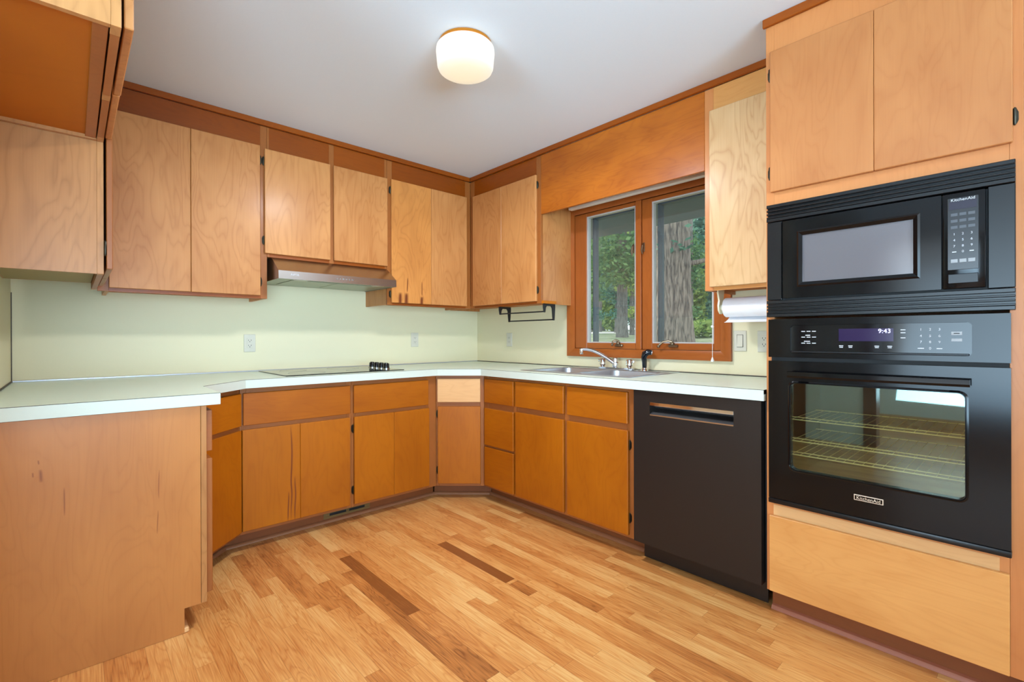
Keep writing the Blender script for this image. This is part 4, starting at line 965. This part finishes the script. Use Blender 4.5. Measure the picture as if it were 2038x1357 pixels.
# blind header and its cord
bl = thing('roller_blind', 'raised white window blind tucked under the valance, its thin cord hanging at right', 'blind', (-.1, -1.73, 2.03))
b = Bm(); b.box(-.122, -.078, -2.27, -1.19, 2.058, 2.10, .004); b.make('head_rail', M['white'], bl)
Bm().box(-.126, -.086, -2.265, -1.195, 2.030, 2.0575, .006, 2).make('bottom_bar', M['white'], bl)
b = Bm(); b.tube([(-.105, -2.222, 2.051), (-.105, -2.222, 1.01)], .0014, 6); cdn = b.make('cord', M['white'], bl)
b = Bm(); b.sphere((-.105, -2.222, 1.187), .0085); b.make('bead', M['white'], cdn)
b = Bm(); b.lathe([(.003, 0), (.009, -.018), (.0085, -.024)], (-.105, -2.222, 1.016), 'z', 12); b.make('tassel', M['white'], cdn)

# ------------------------------------------------------------------ outlets and switch
def outlet(Mt, u, z, label, wd=.068, ht=.114, kind='outlet'):
    o = thing('wall_outlet' if kind == 'outlet' else 'light_switch', label, kind, Mt @ Vector((u, 0, z)), 'beige outlet plates on the backsplash' if kind == 'outlet' else None)
    Bm(Mt).box(u-wd/2, u+wd/2, .0006, .006, z-ht/2, z+ht/2, .002).make('cover_plate', M['plate'], o)
    if kind == 'outlet':
        rc = Bm(Mt).box(u-.0165, u+.0165, .006, .0078, z-.033, z+.033, .001).make('receptacle', M['plate'], o)
        b = Bm(Mt)
        for s in (-1, 1):
            zc = z+s*.0165+.002
            b.box(u-.0085, u-.0060, .0076, .0081, zc-.004, zc+.004); b.box(u+.0060, u+.0085, .0076, .0081, zc-.004, zc+.004)
            b.lathe([(.0026, .0076), (.0026, .0081)], (u, 0, zc-.0095), 'y', 10)
        b.make('slot', M['slot'], rc)
    else:
        Bm(Mt).box(u-.0175, u+.0175, .0058, .0064, z-.0345, z+.0345).make('rocker_gap', M['slot'], o)
        Bm(Mt).hexa([(u-.0155, .006, z-.0325), (u+.0155, .006, z-.0325), (u+.0155, .012, z-.0325), (u-.0155, .012, z-.0325), (u-.0155, .006, z+.0325), (u+.0155, .006, z+.0325), (u+.0155, .0075, z+.0325), (u-.0155, .0075, z+.0325)], .0006).make('rocker', M['plate'], o)
    b = Bm(Mt)
    for s in (-1, 1): b.lathe([(.003, .006), (.003, .0068), (.002, .0071)], (u, 0, z+s*.048), 'y', 10)
    b.make('screw', M['plate'], o)
    return o
outlet(MA, -1.8765, 1.098, 'beige wall outlet left of the cooktop')
outlet(MA, -.6565, 1.1125, 'beige wall outlet right of the cooktop near the corner')
outlet(MB, -.4375, 1.110, 'narrow-looking beige outlet on the window wall below the black towel bar')
outlet(MB, -2.331, 1.107, 'beige rocker light switch right of the window', kind='switch')
outlet(MB, -2.456, 1.104, 'beige wall outlet half hidden behind the oven tower')

# ------------------------------------------------------------------ towel bar, paper towels
t = thing('towel_bar', 'black iron double towel bar hanging under the corner wall cabinet', 'towel bar', (-.26, -.9, 1.363))
for y in (-.672, -1.136):
    b = Bm()
    # inverted U bracket: short leg near the room, long leg near the wall
    b.prism([(-.325, 1.3632), (-.325, 1.340), (-.318, 1.303), (-.304, 1.303), (-.301, 1.335), (-.290, 1.350), (-.245, 1.350), (-.233, 1.335), (-.226, 1.249), (-.210, 1.249), (-.203, 1.340), (-.203, 1.3632)], 'y', y-.004, y+.004, .001)
    b.make('bracket', M['iron'], t)
for x, z in ((-.311, 1.309), (-.218, 1.255)): Bm().box(x-.006, x+.006, -1.1315, -.6765, z-.0045, z+.0045, .001).make('bar', M['iron'], t)
Bm().box(-.33, -.20, -1.148, -.660, 1.3640, 1.3838).make('mount_board', M['underside'], t)
p = thing('paper_towel_holder', 'ivory plastic paper towel bracket under the cabinet right of the window', 'holder', (-.2, -2.5, 1.36))
for y in (-2.312, -2.648):
    s = 1 if y > -2.5 else -1
    b = Bm(); b.prism([(-.245, 1.383), (-.155, 1.383), (-.160, 1.370), (-.172, 1.32), (-.160, 1.295), (-.165, 1.265), (-.185, 1.250), (-.205, 1.250), (-.222, 1.268), (-.226, 1.295), (-.214, 1.32), (-.232, 1.370)], 'y', y, y+s*.009, .002); b.make('bracket_arm', M['ivory'], p)
    Bm().lathe([(.015, 0), (.014, -s*.012)], (-.193, y, 1.283), 'y', 16).make('spindle', M['ivory'], p)
r = thing('paper_towel_roll', 'white paper towel roll with a loose sheet hanging down beside the oven tower', 'paper towel', (-.193, -2.48, 1.283))
RR = .0505
b = Bm(); b.lathe([(.018, -2.335), (RR-.004, -2.333), (RR, -2.337), (RR, -2.623), (RR-.004, -2.627), (.018, -2.625), (.018, -2.335)], (-.193, 0, 1.283), 'y', 40, cap=False); b.make('roll', M['paper'], r)
b = Bm(); sh = [(-.193+.0515, 1.283), (-.193+.047, 1.260), (-.193+.034, 1.238), (-.193+.012, 1.222), (-.193-.018, 1.209), (-.193-.036, 1.205)]
ins = [(x+.0003, z-.0012) for x, z in sh]
R1 = [[b.bm.verts.new((x+dx, y, z)) for x, z in (sh+ins[::-1])] for y, dx in ((-2.345, -.010), (-2.48, 0), (-2.622, .004))]
for A, B_ in zip(R1, R1[1:]):
    for i in range(len(A)): b.bm.faces.new((A[i], A[(i+1) % len(A)], B_[(i+1) % len(A)], B_[i]))
b.bm.faces.new(R1[0][::-1]); b.bm.faces.new(R1[-1]); b.smooth = 60; b.make('loose_sheet', M['paper'], r)

# ------------------------------------------------------------------ floor register in the toe kick
v = thing('heat_register', 'brown metal heating register in the toe kick below the cooktop cabinets', 'vent', (-1.445, -.5, .05))
b = Bm(MA); d0, d1 = TK+.0006, TK+.004
vx0, vx1, va, vb_ = -1.597, -1.297, .024, .094
b.box(vx0, vx1, d0, d1, va, .038, .001); b.box(vx0, vx1, d0, d1, .053, vb_, .001)
for a, e in ((vx0, vx0+.036), (vx1-.036, vx1), (-1.455, -1.437)): b.box(a, e, d0, d1, .038, .053)
b.make('grille', M['vent'], v)
Bm(MA).box(vx0+.02, vx1-.02, d0-.0004, d0+.0006, .034, .057).make('dark_opening', M['black_dull'], v)
b = Bm(MA); b.box(-1.449, -1.443, d1, d1+.004, .040, .051, .001); b.make('damper_lever', M['vent'], v)

# ------------------------------------------------------------------ ceiling lamp
l = thing('ceiling_light', 'lit drum-shaped opal glass ceiling lamp with a thin brass rim', 'lamp', (-1.445, -1.737, ZC))
b = Bm(); b.lathe([(.112, -.001), (.116, -.003), (.116, -.013), (.112, -.016), (.09, -.016)], (-1.445, -1.737, ZC), 'z', 48); b.make('rim', plain('polished_brass', (226, 150, 60), .12, metal=1), l)
b = Bm(); b.lathe([(.09, -.0165), (.118, -.017), (.1265, -.026), (.128, -.042), (.122, -.104), (.117, -.115), (.108, -.121), (.06, -.127), (.001, -.128)], (-1.445, -1.737, ZC), 'z', 48); b.smooth = 60
b.make('shade', M['lamp'], l)
pl = bpy.data.lights.new('lamp_bulb', 'AREA'); pl.shape = 'DISK'; pl.size = .22; pl.energy = 42; pl.color = (.89, .93, 1)
po = bpy.data.objects.new('lamp_bulb', pl); COL.objects.link(po); po.location = (-1.445, -1.737, ZC-.145)

# ------------------------------------------------------------------ outside the window
rnd = random.Random(3)
def hill(x, y):
    k = max(0, x-.2)
    return .25+.8*(1-math.exp(-k/7))+.022*max(0, k-10)+.06*sin(x*.35+y*.22)+.04*sin(y*.5)
b = Bm(); b.smooth = 0; nx, ny = 70, 80
xs = [.2+70*(i/nx)**1.6 for i in range(nx+1)]; ysn = [-14+90*j/ny for j in range(ny+1)]
V = [[b.bm.verts.new((x, y, hill(x, y)+rnd.uniform(-.02, .02))) for y in ysn] for x in xs]
for i in range(nx):
    for j in range(ny): b.bm.faces.new((V[i][j], V[i+1][j], V[i+1][j+1], V[i][j+1]))
mt, N, K, P_ = nm('lawn_and_leaf_litter')
t_ = N.new('ShaderNodeTexCoord'); n1 = N.new('ShaderNodeTexNoise'); n1.inputs['Scale'].default_value = .5; n1.inputs['Detail'].default_value = 6; n2 = N.new('ShaderNodeTexNoise'); n2.inputs['Scale'].default_value = 9; n2.inputs['Detail'].default_value = 6
K.new(t_.outputs['Object'], n1.inputs[0]); K.new(t_.outputs['Object'], n2.inputs[0])
ra = N.new('ShaderNodeValToRGB'); e = ra.color_ramp.elements; e[0].position = .35; e[0].color = lin((112, 132, 84)); e[1].position = .62; e[1].color = lin((176, 176, 138))
K.new(n1.outputs['Fac'], ra.inputs[0]); mx = N.new('ShaderNodeMix'); mx.data_type = 'RGBA'; mx.blend_type = 'MULTIPLY'; mx.inputs[0].default_value = .9
rb = N.new('ShaderNodeValToRGB'); rb.color_ramp.elements[0].position = .35; rb.color_ramp.elements[0].color = (.45, .45, .42, 1); rb.color_ramp.elements[1].position = .65
K.new(n2.outputs['Fac'], rb.inputs[0]); K.new(ra.outputs[0], mx.inputs[6]); K.new(rb.outputs[0], mx.inputs[7]); K.new(mx.outputs[2], P_.inputs['Base Color']); P_.inputs['Roughness'].default_value = 1
b.make('lawn', mt, kind='structure', recalc=False)
# drive crossing the slope
b = Bm(); b.smooth = 0; pv = []
for i in range(25):
    y = 6+i*1.2; x = 25-.1*i; pv.append([b.bm.verts.new((x, y, hill(x, y)+.07)), b.bm.verts.new((x+2.6, y, hill(x+2.6, y)+.07)), b.bm.verts.new((x+2.6, y, hill(x+2.6, y)-.3)), b.bm.verts.new((x, y, hill(x, y)-.3))])
for A, B_ in zip(pv, pv[1:]):
    for i in range(4): b.bm.faces.new((A[i], A[(i+1) % 4], B_[(i+1) % 4], B_[i]))
b.bm.faces.new(pv[0][::-1]); b.bm.faces.new(pv[-1]); b.make('driveway', plain('pale_drive', (206, 198, 188), .9), kind='structure')
# eave above the window
b = Bm(); b.hexa([(.152, 4, 1.95+.12), (1.0, 4, 1.62), (1.0, -8, 2.75+.35), (.152, -8, 3.0), (.152, 4, 2.2), (1.1, 4, 1.80), (1.1, -8, 3.3), (.152, -8, 3.3)])
b.bm.free()
b = Bm(); e0, e1 = 2.085, 2.095
b.hexa([(.152, 4, e0+.22), (1.0, 4, e0), (1.0, -8, e1), (.152, -8, e1+.22), (.152, 4, e0+.40), (1.06, 4, e0+.16), (1.06, -8, e1+.16), (.152, -8, e1+.40)])
struct('roof_eave', b, plain('eave_grey', (118, 122, 130), .8))

def bark(name, c1, c2):
    mt, N, K, P = nm(name); t = N.new('ShaderNodeTexCoord'); mp = N.new('ShaderNodeMapping'); mp.inputs['Scale'].default_value = (11, 11, 1.6); K.new(t.outputs['Object'], mp.inputs[0])
    no = N.new('ShaderNodeTexNoise'); no.inputs['Scale'].default_value = 2.2; no.inputs['Detail'].default_value = 7; no.inputs['Distortion'].default_value = .6; K.new(mp.outputs[0], no.inputs[0])
    ra = N.new('ShaderNodeValToRGB'); ra.color_ramp.elements[0].position = .36; ra.color_ramp.elements[0].color = lin(c2); ra.color_ramp.elements[1].position = .6; ra.color_ramp.elements[1].color = lin(c1)
    K.new(no.outputs['Fac'], ra.inputs[0]); K.new(ra.outputs[0], P.inputs['Base Color']); P.inputs['Roughness'].default_value = .95
    bu = N.new('ShaderNodeBump'); bu.inputs['Strength'].default_value = .9; bu.inputs['Distance'].default_value = .05; K.new(no.outputs['Fac'], bu.inputs['Height']); K.new(bu.outputs[0], P.inputs['Normal']); return mt
BK = bark('furrowed_bark', (150, 134, 122), (82, 72, 66)); BK2 = bark('grey_bark', (132, 124, 118), (86, 80, 76))
def leafmat(name, c1, c2):
    mt, N, K, P = nm(name); gi = N.new('ShaderNodeNewGeometry'); ra = N.new('ShaderNodeValToRGB'); ra.color_ramp.elements[0].color = lin(c1); ra.color_ramp.elements[1].color = lin(c2)
    K.new(gi.outputs['Random Per Island'], ra.inputs[0]); K.new(ra.outputs[0], P.inputs['Base Color']); P.inputs['Roughness'].default_value = .7
    P.inputs['Subsurface Weight'].default_value = 0
    tr = N.new('ShaderNodeBsdfTranslucent'); K.new(ra.outputs[0], tr.inputs[0]); ms = N.new('ShaderNodeMixShader'); ms.inputs[0].default_value = .45
    K.new(P.outputs[0], ms.inputs[1]); K.new(tr.outputs[0], ms.inputs[2]); K.new(ms.outputs[0], N['Material Output'].inputs[0]); return mt
LF = [leafmat('foliage_green', (58, 98, 58), (128, 162, 100)), leafmat('foliage_blue_green', (62, 104, 84), (132, 172, 146)), leafmat('foliage_yellow_green', (110, 140, 60), (190, 204, 116))]
def trunk(b, x, y, r, h, z0, lean=(0, 0), n=20, flare=1.35):
    prof = []
    seg = 14; rings = []
    for i in range(seg+1):
        t = i/seg; z = z0-.4+t*(h+.4); rr_ = r*(1+(flare-1)*math.exp(-max(0, z-z0)/(.9*r+.01))-.25*t)
        ring = []
        for k in range(n):
            a = 2*pi*k/n; q = rr_*(1+.05*sin(3*a+t*5)+.03*sin(7*a+t*9)); ring.append(b.bm.verts.new((x+lean[0]*t+q*cos(a), y+lean[1]*t+q*sin(a), z)))
        rings.append(ring)
    for A, B_ in zip(rings, rings[1:]):
        for i in range(n): b.bm.faces.new((A[i], A[(i+1) % n], B_[(i+1) % n], B_[i]))
    b.bm.faces.new(rings[-1]); b.bm.faces.new(rings[0][::-1])
def leaves(b, blobs, n, s):
    tot = sum(r[0]*r[1]*r[2] for _, r in blobs)
    for c_, r in blobs:
        for i in range(int(n*r[0]*r[1]*r[2]/tot)):
            d = Vector((rnd.gauss(0, 1), rnd.gauss(0, 1), rnd.gauss(0, 1))).normalized()*rnd.random()**.45
            p = Vector(c_)+Vector((d.x*r[0], d.y*r[1], d.z*r[2])); q = s*rnd.uniform(.6, 1.3)
            u = Vector((rnd.gauss(0, 1), rnd.gauss(0, 1), rnd.gauss(0, .6))).normalized(); w_ = u.cross(Vector((rnd.gauss(0, 1), rnd.gauss(0, 1), rnd.gauss(0, 1)))).normalized()
            b.bm.faces.new([b.bm.verts.new(p+v_) for v_ in (-u*q, w_*q*.5, u*q, -w_*q*.5)])
def tree(name, x, y, r, h, label, bk, lf, blobs, n, s, group=None, lean=(0, 0), cat='tree', branches=()):
    z0 = hill(x, y); t = thing(name, label, cat, (x, y, z0), group)
    b = Bm(); b.smooth = 60; trunk(b, x, y, r, h, z0, lean)
    for P4, rad in branches: b.tube(P4, rad, 7)
    b.make('trunk', bk, t)
    b = Bm(); b.smooth = 0; leaves(b, blobs, n, s); b.make('foliage', lf, t, recalc=False)
tree('tree', 7.4, 2.10, .41, 9, 'broad furrowed tree trunk filling the right window pane', BK, LF[1], [((7.4, 1.9, 5.6), (2.6, 2.6, 1.4)), ((7.0, 2.0, 3.05), (.5, .7, .18)), ((6.6, .6, 3.3), (.5, .9, .6))], 3600, .10,
     branches=[([(7.3, 1.6, 2.75), (7.2, 1.0, 2.78), (7.3, .3, 2.9), (7.4, -.6, 3.0)], [.06, .045, .035, .02])])
tree('tree', 16, 9.35, .25, 12, 'grey tree trunk seen at the right of the left window pane', BK2, LF[0], [((16, 9.4, 5.0), (2.4, 2.2, 1.6)), ((14.8, 8.4, 4.0), (1.2, 1.2, .8))], 3000, .14)
for i, (x, y, r) in enumerate(((20, 14.5, .13), (25, 16.0, .12), (23, 13.4, .15), (27, 11.6, .2), (29, 20.4, .16))):
    lb = ['thin pale tree at the left edge of the left window pane', 'slender tree just left of the grey trunk in the left window pane', 'slim tree directly behind the grey trunk', 'slim tree deep in the woods behind the broad trunk', 'slim tree far back in the woods left of the grey trunk'][i]
    z_ = hill(x, y)
    tree('slender_tree', x, y, r, 11, lb, BK2, LF[i % 3], [((x, y, z_+2.6+.3*i), (1.1, 1.1, .9)), ((x-.3, y-.3, z_+1.4), (.7, .7, .4)), ((x+.1, y+.1, z_+5.2), (1.1, 1.1, 1.6))], 1500, .15, 'slender trees in the woods behind the house', lean=(rnd.uniform(-.3, .3), rnd.uniform(-.4, .4)))
SLOPE = [('wood', 34, sl) for sl in (.43, .50, .57, .64, .71, .78, .85)]+[('back', 47, sl) for sl in (.44, .59, .74, .89)]+[('far', 64, sl) for sl in (.42, .60, .78, .96)]
LBL = ['blue-green tree in the front row of the woods, at the right end of the view', 'yellow-green tree in the front row of the woods right of the broad trunk', 'green tree in the front row of the woods behind the broad trunk', 'blue-green tree in the front row of the woods near the window mullion', 'yellow-green tree in the front row of the woods behind the grey trunk', 'green tree in the front row of the woods left of the grey trunk', 'blue-green tree in the front row of the woods, at the left end of the view',
       'tall green tree of the second row right of the broad trunk', 'tall blue-green tree of the second row behind the broad trunk', 'tall green tree of the second row behind the grey trunk', 'tall blue-green tree of the second row at the left end of the view',
       'tallest green tree far back at the right end of the woods', 'tallest blue-green tree far back behind the broad trunk', 'tallest green tree far back behind the grey trunk', 'tallest blue-green tree far back at the left end of the woods']
for i, (row, x, sl) in enumerate(SLOPE):
    y = -3.4+sl*(x+2.7); z0 = hill(x, y)
    if row == 'wood':
        lf = (1, 2, 0, 1, 2, 0, 1)[i]; h = (7, 5.5, 8, 6.5, 5, 7.5, 7)[i]
        tree('woodland_tree', x, y, .16, h*.8, LBL[i], BK2, LF[lf], [((x, y, z0+h*.62), (1.2, 1.25, h*.36)), ((x, y, z0+h*.25), (1.0, 1.15, h*.2))], 2200, .20, 'trees at the edge of the woods')
    elif row == 'back':
        tree('woodland_tree', x, y, .3, 15, LBL[i], BK2, LF[i % 2], [((x, y, z0+10.5), (3.4, 3.5, 6.5)), ((x, y, z0+3.6), (3.2, 3.4, 3.4))], 4200, .38, 'trees at the edge of the woods')
    else:
        tree('woodland_tree', x, y, .4, 22, LBL[i], BK2, LF[i % 2], [((x, y, z0+14), (5.2, 5.6, 10)), ((x, y, z0+4), (5, 5.5, 4))], 4800, .60, 'trees at the edge of the woods')
tree('shrub', 15.5, 5.2, .05, .4, 'low yellow-green fern clump right of the broad trunk', BK2, LF[2], [((15.5, 5.2, hill(15.5, 5.2)+.35), (.9, 1.1, .35))], 900, .12, cat='shrub')
